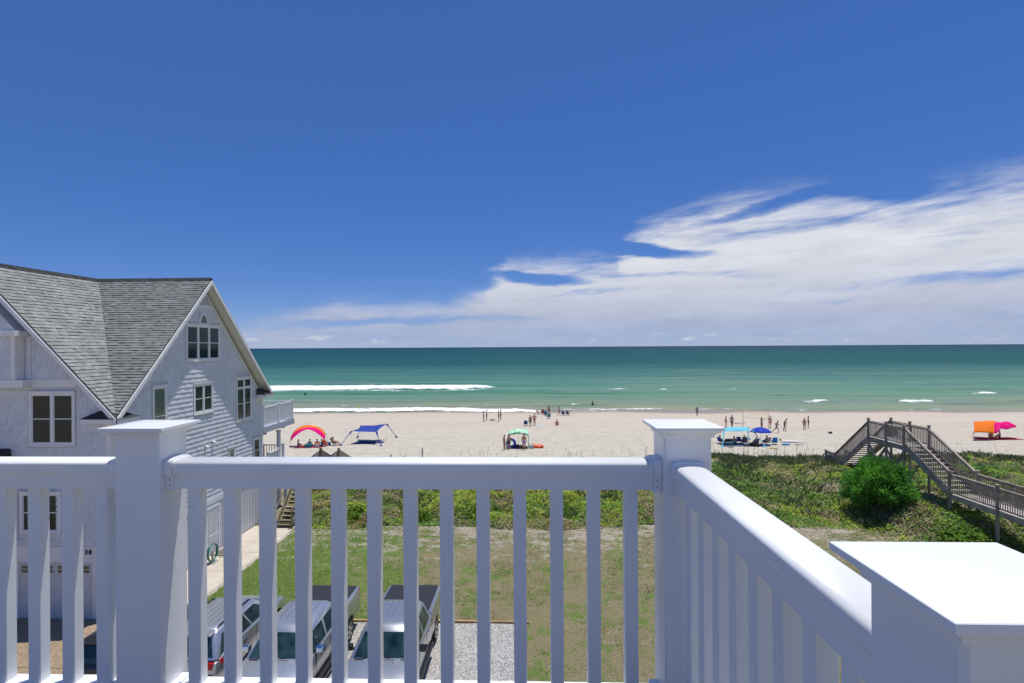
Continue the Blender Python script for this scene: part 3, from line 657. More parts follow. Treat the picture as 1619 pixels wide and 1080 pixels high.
# windows
def window(plane, u0, u1, z0, z1, cols, par=None, double=True, transom=None, tw=.115, hoff=0., sill=True, pmat=None):
    par = par or house; base = HX if plane == 'x' else -(HY0) ; P = []
    def bx(m, a, b, c, d, o0, o1):
        if plane == 'x': m.box(HX+o0, HX+o1, a, b, c, d)
        else: m.box(a, b, HY0-hoff-o1, HY0-hoff-o0, c, d)
    m = MB(); bx(m, u0, u1, z1-tw, z1, -.02, .045); bx(m, u0, u1, z0, z0+tw*.8, -.02, .045)
    cw = (u1-u0-tw*(cols+1))/cols; xs = []
    for i in range(cols+1):
        a = u0 + i*(cw+tw); bx(m, a, a+tw, z0+tw*.8, z1-tw, -.02, .0445)
    f = m.build('window', trim, par)
    if sill: m = MB(); bx(m, u0-.03, u1+.03, z1+.001, z1+.035, -.02, .075); m.build('drip_cap', trim, f); m = MB(); bx(m, u0-.02, u1+.02, z0-.04, z0-.001, -.02, .07); m.build('sill', trim, f)
    for i in range(cols):
        a = u0 + tw + i*(cw+tw); b = a + cw; zz = [(z0+tw*.8, z1-tw)]
        if transom: zz = [(z0+tw*.8, z1-tw-transom-.08), (z1-tw-transom, z1-tw)]; m = MB(); bx(m, a, b, z1-tw-transom-.08, z1-tw-transom, -.02, .044); m.build('transom_bar', trim, f)
        for k2, (c, d) in enumerate(zz):
            fr = .028; m = MB()
            bx(m, a, b, d-fr, d, -.02, .022); bx(m, a, b, c, c+fr, -.02, .022); bx(m, a, a+fr, c+fr, d-fr, -.02, .022); bx(m, b-fr, b, c+fr, d-fr, -.02, .022)
            if double and k2 == 0: bx(m, a+fr, b-fr, (c+d)/2-.018, (c+d)/2+.018, -.02, .02)
            m.build('sash', trim, f)
            if double and k2 == 0:
                for e0, e1, off in ((c+fr, (c+d)/2-.018, .004), ((c+d)/2+.018, d-fr, .009)):
                    m = MB(); bx(m, a+fr, b-fr, e0, e1, -.02, off); m.build('pane', pmat or glass, f)
            else: m = MB(); bx(m, a+fr, b-fr, c+fr, d-fr, -.02, .006); m.build('pane', pmat or glass, f)
    return f
g2 = mat('window_glass_green', (.10,.16,.12), .06, .8, var=.5, vscale=.7)
window('x', 24.69, 27.45, 9.63, 11.36, 3); window('x', 25.24, 26.82, 7.09, 8.53, 2)
window('x', 28.98, 30.60, 6.25, 8.61, 2, transom=.42); window('x', 22.43, 23.35, 6.05, 8.63, 1, double=True, pmat=g2)
window('x', 28.14, 28.84, 3.95, 4.98, 1, double=False, pmat=g2); window('x', 30.77, 31.57, 3.65, 5.05, 1)
window('y', -19.02, -17.22, 6.57, 8.59, 2); window('y', -21.9, -19.86, 9.70, 11.30, 2, par=house, hoff=.38)
window('y', -19.4, -17.79, 3.25, 4.80, 2)
# half-round light above the triple window
aw = MB(); cy, cz = 26.06, 11.44
outer = [(cy + .38*math.cos(t), cz + .50*math.sin(t)) for t in [math.pi*i/16 for i in range(17)]]; inner = [(cy + .25*math.cos(t), cz + .37*math.sin(t)) for t in [math.pi*i/16 for i in range(17)]]
for i in range(16):
    (a0,b0),(a1,b1),(c0_,d0),(c1_,d1) = outer[i], outer[i+1], inner[i], inner[i+1]
    aw.hexa([(HX-.02,a0,b0),(HX-.02,a1,b1),(HX-.02,c1_,d1),(HX-.02,c0_,d0),(HX+.05,a0,b0),(HX+.05,a1,b1),(HX+.05,c1_,d1),(HX+.05,c0_,d0)])
aw.box(HX-.02, HX+.0495, cy-.38, cy+.38, cz-.085, cz-.001); aw = aw.build('arch_window', trim, house)
MB().prism([(HX-.02, a, b) for a, b in inner], (.03, 0, 0)).build('pane', g2, aw)
# louvred gable vent
vent = MB().box(HX-.02, HX+.055, RGY-.95, RGY+.95, 12.20, 12.29).build('gable_vent', trim, house)
for i in range(11):
    z = 12.31 + i*.068; hw = (RGZ-.42-z)/sl
    if hw > .06: MB().hexa([(HX-.01,RGY-hw,z+.02),(HX+.05,RGY-hw,z-.015),(HX+.05,RGY+hw,z-.015),(HX-.01,RGY+hw,z+.02),(HX-.01,RGY-hw,z+.05),(HX+.05,RGY-hw,z+.012),(HX+.05,RGY+hw,z+.012),(HX-.01,RGY+hw,z+.05)]).build('slat', trim, vent)
# ground storey: band, board and batten, side door, vents
MB().box(HX-.02, HX+.04, HY0+.16, HY1-.14, 2.50, 2.745).build('band_board', trim, house)
bb = mat('board_batten_white', (.60,.61,.63), .7, .3, var=.07, vscale=2)
MB().box(HX-.02, HX+.012, HY0+.151, HY1-.131, .08, 2.499).build('board_siding', bb, house)
y = HY0 + .45
while y < HY1 - .2:
    if not 26.0 < y < 27.4: MB().box(HX+.0125, HX+.034, y-.022, y+.022, .08, 2.498).build('batten', bb, house)
    y += .305
sd = MB().box(HX+.0126, HX+.05, 26.12, 26.235, .02, 2.27).box(HX+.0126, HX+.05, 27.195, 27.31, .02, 2.27).box(HX+.0126, HX+.055, 26.1, 27.33, 2.271, 2.36).build('side_door_frame', trim, house)
dr = MB().box(HX+.0126, HX+.03, 26.237, 27.193, .05, 2.269).build('side_door', trim, house, bevel=.003)
for (a, b, c, d) in ((26.34,26.68,.2,.95),(26.75,27.09,.2,.95),(26.34,27.09,1.1,2.12)): MB().box(HX+.0305, HX+.042, a, b, c, d).build('door_panel', bb, dr, bevel=.008)
MB().lathe([(.001,0),(.028,.005),(.03,.03),(.015,.05),(.001,.055)], 'x', (HX+.03, 26.33, 1.02), 10).build('door_knob', mat('steel', (.5,.5,.5), .3, .5, 1.), dr)
for z in (.35, 1.2, 1.95): MB().box(HX+.051, HX+.058, 27.19, 27.21, z, z+.12).build('hinge', mat('hinge_dark', (.1,.1,.1), .5), dr)
for (y, z) in ((26.15, 5.42), (26.75, 5.55)):
    v = MB().box(HX+.02, HX+.06, y-.07, y+.07, z-.07, z+.07); v.hexa([(HX+.06,y-.06,z-.04),(HX+.18,y-.06,z-.10),(HX+.18,y+.06,z-.10),(HX+.06,y+.06,z-.04),(HX+.06,y-.06,z+.06),(HX+.18,y-.06,z+.0),(HX+.18,y+.06,z+.0),(HX+.06,y+.06,z+.06)]); v.build('dryer_vent', trim, house)
MB().box(HX+.02, HX+.05, 22.18, 22.38, 8.9, 9.12).build('outlet_box', trim, house, bevel=.01)
# street front: garage storey
gb = MB().box(-30, HX-.165, HY0-.03, HY0+.015, 2.15, 2.74).build('band_board', trim, house)
MB().box(HX-.72, HX-.166, HY0-.028, HY0+.015, 0, 2.148).build('pier', trim, house); MB().box(-20.6, -19.45, HY0-.028, HY0+.015, 0, 2.148).build('pier', trim, house)
gd = MB().box(-19.44, HX-.725, HY0-.005, HY0+.015, .0, 2.145).build('garage_door', bb, house)
gw = (HX-.725+19.44)/4
for r in range(4):
    for c_ in range(4):
        a = -19.44 + c_*gw + .06; b = a + gw - .12; z = .05 + r*.53
        if r < 3: MB().box(a, b, HY0-.018, HY0-.0055, z, z+.45).build('door_panel', bb, gd, bevel=.006)
        else:
            MB().box(a-.02, b+.02, HY0-.02, HY0-.0055, z, z+.44).build('door_panel', bb, gd, bevel=.006)
            for i in range(2):
                for j in range(2):
                    x0 = a + .03 + i*(gw-.16)/2; MB().box(x0, x0+(gw-.16)/2-.03, HY0-.024, HY0-.0205, z+.10+j*.15, z+.22+j*.15).build('pane', mat('garage_glass', (.12,.105,.07), .1, .6), gd)
MB().box(-19.72, -19.60, HY0-.05, HY0-.0285, 1.55, 1.76).build('keypad', mat('keypad_beige', (.35,.33,.28), .5), house, bevel=.008)
MB().box(-19.70, -19.56, HY0-.11, HY0-.0285, 1.28, 1.44).build('wall_lamp', mat('lamp_black', (.02,.02,.025), .4), house, bevel=.015)
def text_mesh(body, size, depth, m_, name, parent, loc, rot, font_shear=0):
    cu = bpy.data.curves.new(name, 'FONT'); cu.body = body; cu.size = size; cu.extrude = depth; cu.align_x = 'CENTER'; cu.align_y = 'CENTER'; cu.space_character = 1.25; cu.offset = size*.02
    t = bpy.data.objects.new(name, cu); COL.objects.link(t); bpy.context.view_layer.update()
    me = bpy.data.meshes.new_from_object(t.evaluated_get(bpy.context.evaluated_depsgraph_get())); bpy.data.objects.remove(t); me.materials.clear(); me.materials.append(m_)
    o = link(name, me, parent); o.location = loc; o.rotation_euler = rot; return o
text_mesh('38', .24, .012, mat('number_black', (.012,.012,.014), .4), 'house_number', house, (-16.73, HY0-.043, 2.53), (R(90),0,0))
m = MB(); m.add([(-22,HY0-.03,6.45),(-19.75,HY0-.03,6.45),(-19.62,HY0-.9,6.12),(-22,HY0-.9,6.12),(-22,HY0-.03,6.05),(-19.7,HY0-.03,6.05),(-19.62,HY0-.9,6.05),(-22,HY0-.9,6.05)], [(0,1,2,3),(1,5,6,2),(2,6,7,3),(7,6,5,4),(0,3,7,4),(0,4,5,1)]); m.build('porch_roof', darks, house)
# sea-side decks
blu = mat('deck_fascia_shaded', (.40,.44,.52), .6, .3, var=.1)  # blue-grey of the shaded fascia put into its base colour
def picket_rail(par, p, q, z0, h, n, m_, pw=.035, post_at=()):
    p = Vector((*p, z0)); q = Vector((*q, z0)); d = (q-p)
    MB().bar(p+Vector((0,0,h)), q+Vector((0,0,h)), .09, .05).build('top_rail', m_, par); MB().bar(p+Vector((0,0,.1)), q+Vector((0,0,.1)), .05, .05).build('bottom_rail', m_, par)
    me = MB().box(-pw/2, pw/2, -pw/2, pw/2, .126, h-.026).mesh('picket', m_)
    for i in range(n): o = link('picket', me, par); o.location = p + d*((i+.5)/n)
    pm = MB().box(-.06,.06,-.06,.06,0,h+.06).box(-.08,.08,-.08,.08,h+.061,h+.10).mesh('post', m_)
    for t in post_at: o = link('post', pm, par); o.location = p + d*t
udeck = MB().box(-27, HX+.02, HY1+.04, 36.1, 5.28, 5.44).build('upper_deck', blu, house)
MB().box(HX+.021, HX+.06, HY1+.04, 36.14, 5.16, 5.50).build('deck_fascia', blu, house); MB().box(-27, HX+.02, 36.101, 36.14, 5.16, 5.50).build('deck_fascia', blu, house)
MB().box(-27, HX-.3, 35.3, 35.55, 4.98, 5.275).build('deck_beam', blu, house); MB().box(-27, HX-.25, 32.7, 32.95, 4.95, 5.275).build('deck_beam', blu, house)
picket_rail(house, (HX-.03, HY1+.1), (HX-.03, 36.0), 5.52, 1.15, 32, trim, .04, (.02,.5,1.)); picket_rail(house, (-26, 36.0), (HX-.12, 36.0), 5.52, 1.15, 60, trim, .04, (0,.33,.66))
MB().lathe([(.16,0),(.16,.1),(.125,.12),(.12,4.7),(.15,4.75),(.15,4.85)], 'z', (HX-.28, 34.55, 0.1), 16).build('deck_column', trim, house, smooth=False)
ldeck = MB().box(-27, HX+.35, HY1+.04, 34.9, 2.75, 2.95).build('lower_deck', blu, house)
picket_rail(house, (HX+.3, HY1+.1), (HX+.3, 33.2), 2.96, 1.0, 11, trim, .035, (.0,1.)); picket_rail(house, (-26, 34.8), (HX-.1, 34.8), 2.96, 1.0, 60, trim, .035, (0,.5,1.))
for x in (HX+.2, -20., -24.): MB().box(x-.1, x+.1, 34.4, 34.6, -.3, 2.745).build('deck_post', trim, house)

# ------------------------------------------------------------------ things by the neighbour's walk
hose = thing('hose_reel', 'coiled green garden hose on a stand beside the white side door', 'hose', (HX+.62, 25.55, .50))
hg = mat('hose_green', (.01,.17,.10), .35, .5)
m = MB(); pts = []
for i in range(200): t = i/200*2*math.pi*7; r = .40 - .006*math.sin(t*3.3) - .012*(i % 29)/29; pts.append((.04 + .09*(i/200) + .015*math.sin(t*1.7), r*math.cos(t), r*math.sin(t)))
m.tube(pts, .016, 6); m.build('coil', hg, hose, smooth=True)
MB().tube([(.10,.35,-.2),(.12,.5,-.35),(.1,.6,-.475),(.3,.75,-.475),(.5,.5,-.475)], .014, 6).build('hose_end', hg, hose, smooth=True)
MB().box(.05,.11,-.04,.04,-.49,.06).box(-.12,.24,-.2,.2,-.49,-.45).build('stand', mat('hanger_grey', (.3,.3,.3), .5), hose)
tag(MB().box(HX+.15, HX+.95, 26.5, 27.75, .015, .035).build('door_mat', mat('mat_grey', (.17,.165,.16), .95, .1, var=.4, vscale=14), bevel=.008), 'grey door mat lying on the walkway by the side door', 'door mat')
tag(MB().box(HX+.12, HX+1.0, 26.35, 26.46, .015, .06).build('wood_strip', mat('weathered_board', (.30,.235,.17), .9, .2, var=.3)), 'short weathered board lying in front of the door mat', 'board')
woodw = mat('wood_weathered', (.40,.33,.275), .9, .2, var=.35, vscale=2.2, objrand=.16, stretch=(1,1,1), bump=.2, bscale=30)
woodp = mat('wood_plank_sunlit', (.56,.51,.46), .9, .2, var=.25, vscale=3, objrand=.15)  # planks and treads: lighter wood copy with sunlight put into the colour
woodt = mat('wood_stair_tan', (.30,.255,.17), .9, .2, var=.35, vscale=3, objrand=.15)
ws = thing('wooden_stairs', 'weathered wooden stairs rising from the walkway toward the dune', 'stairs', (-14.0, 30.45, 0))
for i in range(12):
    z = .19*(i+1); y = .1 + .21*i + (.25 if i > 4 else 0)
    MB().box(-.42, .42, y, y+.26, z-.04, z).build('tread', woodt, ws); MB().box(-.41, .41, y+.22, y+.235, z-.19, z-.041).build('riser', mat('riser_dark', (.12,.10,.07), .9), ws)
for s in (-1, 1): MB().bar((s*.46, 0, .1), (s*.46, 2.75, 2.3), .05, .26).build('stringer', woodt, ws); MB().bar((s*.48, 0.02, 1.0), (s*.48, 2.75, 3.1), .06, .05).build('handrail', woodt, ws); MB().box(s*.48-.045, s*.48+.045, -.02, .07, 0, 1.02).build('post', woodt, ws); MB().box(s*.48-.045, s*.48+.045, 2.7, 2.79, 0, 3.12).build('post', woodt, ws)
# ------------------------------------------------------------------ dune walkover on the right
wk = thing('dune_walkover', 'weathered wooden dune walkover with railed platform and stairs on both sides', 'boardwalk', (0,0,0))
WX0, WX1 = 22.4, 23.75; ZL, ZP = 2.22, 4.14; YA, YB, YC, YD = 30.0, 33.55, 37.0, 41.0; ZE = 1.15
plank = MB().box(-.72, .72, -.066, .066, -.038, 0).mesh('plank', woodp)
cx = (WX0+WX1)/2
def lay(y0, y1, z):
    n = int((y1-y0)/.14)
    for i in range(n): o = link('plank', plank, wk); o.location = (cx + random.uniform(-.012,.012), y0 + .07 + i*.14, z + random.uniform(-.003,.003))
lay(21.0, YA, ZL); lay(YB, YC, ZP); lay(YD, YD+1.3, ZE)
def stair(y0, z0, y1, z1, n):
    for i in range(n):
        t = (i+.5)/n; z = z0 + (z1-z0)*(i+ (1 if z1 > z0 else .0))/n; y = y0 + (y1-y0)*t
        MB().box(WX0+.02, WX1-.02, y-.16, y+.15, z-.042, z).build('tread', woodp, wk)
    for x in (WX0, WX1): MB().bar((x, y0, z0-.10), (x, y1, z1-.10), .055, .30).build('stringer', woodw, wk)
stair(YA+.02, ZL, YB, ZP, 11); stair(YC, ZP, YD, ZE, 16)
for x in (WX0, WX1): MB().box(x-.03, x+.03, 20.9, YA, ZL-.27, ZL-.045).build('joist', woodw, wk); MB().box(x-.03, x+.03, YB, YC, ZP-.30, ZP-.045).build('joist', woodw, wk); MB().box(x-.03, x+.03, YD, YD+1.3, ZE-.25, ZE-.045).build('joist', woodw, wk)
pkme = {}
def runrail(x, y0, z0, y1, z1, sp=.125):
    H = 1.06
    MB().bar((x, y0, z0+H), (x, y1, z1+H), .13, .045).build('handrail', woodw, wk); MB().bar((x, y0, z0+H-.10), (x, y1, z1+H-.10), .04, .085).build('rail', woodw, wk); MB().bar((x, y0, z0+.10), (x, y1, z1+.10), .04, .075).build('rail', woodw, wk)
    n = max(1, int(abs(y1-y0)/sp)); me = pkme.setdefault('p', MB().box(-.018,.018,-.018,.018,.06,H-.07).mesh('picket', woodw)); s_ = 1 if x < cx else -1
    for i in range(n):
        t = (i+.5)/n; o = link('picket', me, wk); o.location = (x + s_*.038, y0+(y1-y0)*t, z0+(z1-z0)*t)
def wpost(x, y, zd, top=1.2):
    MB().box(x-.056, x+.056, y-.056, y+.056, G(x, y)-.6, zd+top).build('post', woodw, wk); MB().box(x-.082, x+.082, y-.082, y+.082, zd+top+.001, zd+top+.045).build('post_cap', woodw, wk, bevel=.012)
for x in (WX0-.06, WX1+.06):
    for y in (22.0, 24.4, 27.0, YA): wpost(x, y, ZL)
    for y in (YB, 35.2, YC): wpost(x, y, ZP)
    wpost(x, YD, ZE, 1.1); wpost(x, YD+1.25, ZE, 1.1)
for x in (WX0, WX1):
    for (a, b) in ((21.0,22.0),(22.0,24.4),(24.4,27.0),(27.0,YA)): runrail(x, a, ZL, b, ZL)
    runrail(x, YB, ZP, 35.2, ZP); runrail(x, 35.2, ZP, YC, ZP); runrail(x, YA+.05, ZL+.1, YB, ZP+.02); runrail(x, YC, ZP, YD, ZE+.05); runrail(x, YD, ZE, YD+1.25, ZE)
for (ya, yb) in ((YB, 35.2), (35.2, YC)):
    for x in (WX0-.06,): MB().bar((x, ya, 1.7), (x, yb, ZP-.4), .04, .12, (1,0,0)).build('cross_brace', woodw, wk); MB().bar((x-.045, ya, ZP-.4), (x-.045, yb, 1.7), .04, .12, (1,0,0)).build('cross_brace', woodw, wk)
for y in (YB, 35.2, YC):
    MB().bar((WX0-.06, y+.08, 1.6), (WX1+.06, y+.08, ZP-.4), .12, .04).build('cross_brace', woodw, wk); MB().box(WX0-.1, WX1+.1, y+.075, y+.115, ZP-.42, ZP-.28).build('cross_beam', woodw, wk)
MB().box(WX0-.13, WX0-.09, YB, 35.2, 2.2, 2.32).build('cross_beam', woodw, wk)
# ------------------------------------------------------------------ neighbour's small walkover seen above the rail
nb = thing('beach_stair_head', 'two grey wooden stair newel posts with sloping solid rails at the top of the dune', 'stairs', (0,0,0))
for i, x in enumerate((-17.1, -15.62)):
    y = 44.0; z1 = 2.02; 
    MB().box(x-.08, x+.08, y-.08, y+.08, G(x,y)-.4, z1).build('post', woodw, nb); MB().box(x-.10, x+.10, y-.10, y+.10, z1+.001, z1+.05).build('post_cap', woodw, nb)
    MB().prism([(x-.08, y-.1, z1-.15),(x-.09,y-2.6,z1-1.1),(x-.09,y-2.6,z1-2.0),(x-.08,y-.1,z1-1.1)], (-.05,0,0)).build('rail_panel', woodw, nb)
    MB().prism([(x+.0, y+.1, z1-.10),(x+.9,y+2.4,z1-1.6),(x+.9,y+2.4,z1-2.2),(x,y+.1,z1-1.0)], (.05,0,0)).build('rail_panel', woodw, nb)
    MB().prism([(x-.1, y-.06, z1-.12),(x-1.15,y-.06,z1-.95),(x-1.15,y-.06,z1-1.6),(x-.1,y-.06,z1-1.4)], (0,.05,0)).build('rail_panel', mat('wood_grey_pale', (.36,.35,.33), .9, .2, var=.2), nb)
tag(MB().lathe([(.05,-.5),(.05,2.0-.0),(.03,2.05)], 'z', (-8.78, 44.0, 0), 8).build('beach_post', woodw), 'lone dark wooden post standing on the dune in front of the beach', 'post')
tag(MB().lathe([(.05,-.5),(.05,1.33),(.03,1.36)], 'z', (-11.6, 45.0, 0), 8).build('beach_post', woodw), 'short round post top just showing above the rail near the newel posts', 'post')

# ------------------------------------------------------------------ vegetation
def leafmat(name, cols, trans=.40, rough=.6):
    k = NT(name); n = k.geo.outputs['Random Per Island']; st = [(i/(len(cols)-1), c) for i, c in enumerate(cols)]
    c = k.ramp(n, st); b = k.noise(.55, 4, .6); c = k.mix(k.ss(b, .38, .62, 0., .45), c, tuple(np.array(cols[0])*.75))
    k.out(c, rough, None, .25)
    t = k.n('ShaderNodeBsdfTranslucent'); k.L.new(c, t.inputs[0]); ms = k.n('ShaderNodeMixShader'); ms.inputs[0].default_value = trans
    k.L.new(k.b.outputs[0], ms.inputs[1]); k.L.new(t.outputs[0], ms.inputs[2]); k.L.new(ms.outputs[0], k.t.nodes['Material Output'].inputs[0]); return k.m
def leaf_quads(P, size, up=.55, aspect=1.5, r=None):
    """one kite-shaped leaf per point"""
    r = r or rng; n = len(P); N = r.normal(size=(n,3)); N[:,2] = np.abs(N[:,2]) + up*2; N /= np.linalg.norm(N, axis=1)[:,None]
    A = r.normal(size=(n,3)); A -= N*np.sum(A*N, 1)[:,None]; A /= np.linalg.norm(A, axis=1)[:,None]; B = np.cross(N, A)
    s = np.asarray(size)[:,None]*np.ones((n,1)); a = A*s*aspect/2; b = B*s/2; bend = N*s*.18
    V = np.stack([P - a - bend, P - b + bend*.5, P + a - bend, P + b + bend*.5], 1).reshape(-1,3); F = np.arange(4*n).reshape(n,4); return V, F
def blades(P, h, w, lean, r=None):
    r = r or rng; n = len(P); t = r.random(n)*2*np.pi; d = np.stack([np.cos(t), np.sin(t), 0*t], 1); s = np.stack([-np.sin(t), np.cos(t), 0*t], 1)
    h = h[:,None]; w = w[:,None]; L = lean[:,None]; up = np.array([0,0,1.])
    V = np.stack([P - s*w/2, P + s*w/2, P + d*L*h*.35 + up*h*.6 + s*w*.35, P + d*L*h + up*h*(1 - .25*L)], 1).reshape(-1,3); F = np.arange(4*n).reshape(n,4); return V, F
def mound(x, y): return np.clip(fbm(x, y, .55, 70, 3) - .30, 0, 1)*1.5
def dune_cover():
    n = 480000; x = rng.uniform(-15, 62, n); y = rng.uniform(21, 47.5, n)
    t0 = toe(x); e = y - t0
    cov = fbm(x, y, .42, 80, 4)
    inb = (e > -.3 + 1.2*(cov - .5)) & (y < 45.8 - 5.5*(1 - sm(8, 13, x)) + 2.4*(vn(x, 0*x, .5, 81) - .5))
    dens = sm(.28, .44, cov + .20*(1 - sm(0, 6, e))) * (1 - .45*sm(40, 45, y)) * np.where(x > 12, np.where(y < 31, .92, 1.), 1.)
    bare = np.exp(-(((x-16.5)/3.2)**2 + ((y-29.6)/1.3)**2)); dens = dens*(1 - np.clip(bare*1.3, 0, 1))
    keep = inb & (rng.random(n) < dens*.92 + .06) & ~((x > 22.1) & (x < 24.0) & (y > 30) & (y < 39) & (rng.random(n) < .75)) & ~((x < -13.3) & (y < 33))
    x, y = x[keep], y[keep]; hh = (.08 + .62*mound(x, y))*np.where(y > 40, .6, 1.)*sm(-.6, 1.2, y - toe(x) + .3)*(1 + .9*(1 - sm(9, 14, x))*(1 - sm(3, 6, y - toe(x))))
    z = ground(x, y) + hh*(.35 + .65*rng.random(len(x))**.5)
    P = np.stack([x, y, z], 1); sp = vn(x, y, .33, 90)*.6 + vn(x, y, 1.4, 91)*.4 + .16*rng.normal(size=len(x))*.5
    V, F = leaf_quads(P, .055 + .065*rng.random(len(x)), .8)
    mi = np.where(sp > .60, 2, np.where(sp > .40, 0, 1))
    mi = np.where((rng.random(len(x)) < .10 + .30*sm(40, 45, y) + .55*sm(.52, .66, vn(x, y, .7, 93))), 3, mi)
    mats = [leafmat('dune_leaf_green', [(.133,.294,.036),(.223,.419,.054),(.340,.535,.080)]), leafmat('dune_leaf_yellow', [(.272,.382,.036),(.426,.545,.055),(.563,.643,.091)]), leafmat('dune_leaf_deep', [(.088,.217,.035),(.147,.315,.055),(.217,.403,.078)]), leafmat('dune_straw', [(.262,.214,.117),(.400,.331,.207),(.552,.455,.304)])]
    o = link('dune_shrubs', npmesh('dune_shrubs', V, F, mats, mi)); o['kind'] = 'stuff'; tag(o, 'low green and yellow shrubs carpeting the sand dune', 'shrubs')
def dune_grass():
    n = 110000; x = rng.uniform(-15, 66, n); y = rng.uniform(30, 48.5, n)
    p = .38 + .62*sm(38.5, 43., y)*(1 - sm(46.3, 48.3, y + 1.6*(vn(x, 0*x, .6, 95)-.5))); p *= sm(.30, .55, fbm(x, y, .8, 96, 3)); p = np.where((y < toe(x) + 1) | ((x < 10) & (y > 41)), 0, p)
    k = rng.random(n) < p; x, y = x[k], y[k]; P = np.stack([x, y, ground(x, y) - .03], 1); n = len(x)
    V, F = blades(P, .28 + .40*rng.random(n), .018 + .014*rng.random(n), .25 + .6*rng.random(n))
    mi = (rng.random(n) < .45).astype(int)
    o = link('dune_grass', npmesh('dune_grass', V, F, [leafmat('beach_grass_green', [(.096,.160,.040),(.176,.248,.080),(.272,.320,.136)]), leafmat('beach_grass_straw', [(.221,.195,.117),(.325,.286,.182),(.442,.390,.260)])], mi)); o['kind'] = 'stuff'; tag(o, 'tufts of pale green beach grass along the dune crest', 'grass')
def sea_oats():
    n = 460; x = np.concatenate([rng.uniform(-12, 66, n-220), rng.uniform(10, 23, 110), rng.uniform(44, 64, 110)]); y = rng.uniform(44, 48.5, n); V = []; F = []; MI = []
    for i in range(n):
        h = rng.uniform(.7, 1.5); b = np.array([x[i], y[i], G(x[i], y[i])]); a = rng.uniform(-.5, .5); tp = b + np.array([a*h*.35, rng.uniform(-.1,.1), h]); md = b + np.array([a*h*.08, 0, h*.55]); w = .009
        o = len(V); V += [b-[w,0,0], b+[w,0,0], md+[w,0,0], md-[w,0,0]]; F.append((o,o+1,o+2,o+3)); MI.append(0)
        o = len(V); V += [md-[w,0,0], md+[w,0,0], tp+[w*.7,0,0], tp-[w*.7,0,0]]; F.append((o,o+1,o+2,o+3)); MI.append(0)
        if rng.random() < .7:
            e = tp + np.array([a*.22 + .05, 0, .06]); c_ = (tp+e)/2; s = .028
            o = len(V); V += [tp, c_ + [s*.6,0,-s], e, c_ + [-s*.6,0,s]]; F.append((o,o+1,o+2,o+3)); MI.append(1)
    o = link('sea_oats', npmesh('sea_oats', np.array(V), np.array(F), [mat('oat_stalk', (.36,.31,.2), .8), mat('oat_head', (.32,.23,.11), .8)], np.array(MI))); o['kind'] = 'stuff'; tag(o, 'thin straw coloured sea oats standing along the dune crest', 'sea oats')
def lawn_grass():
    n = 120000; x = rng.uniform(-13.4, 21, n); y = rng.uniform(17, 31.5, n)
    a = fbm(x, y, .55, 100, 4)*.6 + fbm(x, y, 2.6, 101, 3)*.4 + (.14 - .20*sm(-11, -2.5, x)); ed = toe(x) - y
    k = (rng.random(n) < sm(.40, .60, a)) & (ed > -.3) & ~((x < -.1) & (y < 20.3)) & (x > -13.35 + .12*vn(y, 0*y, 1.3, 14)); x, y = x[k], y[k]; n = len(x)
    V, F = blades(np.stack([x, y, ground(x, y) - .01], 1), .025 + .05*rng.random(n), .02 + .02*rng.random(n), .6 + 1.2*rng.random(n))
    mi = (rng.random(n) < .25 + .35*sm(-10, -2, x)).astype(int)
    o = link('lawn_grass', npmesh('lawn_grass', V, F, [leafmat('lawn_blade_green', [(.099,.209,.022),(.154,.275,.033),(.220,.330,.055)]), leafmat('lawn_blade_straw', [(.230,.207,.092),(.322,.276,.149),(.437,.368,.218)])], mi)); o['kind'] = 'stuff'; tag(o, 'patchy short lawn grass between the parked cars and the dune', 'grass')
dune_cover(); dune_grass(); sea_oats(); lawn_grass()
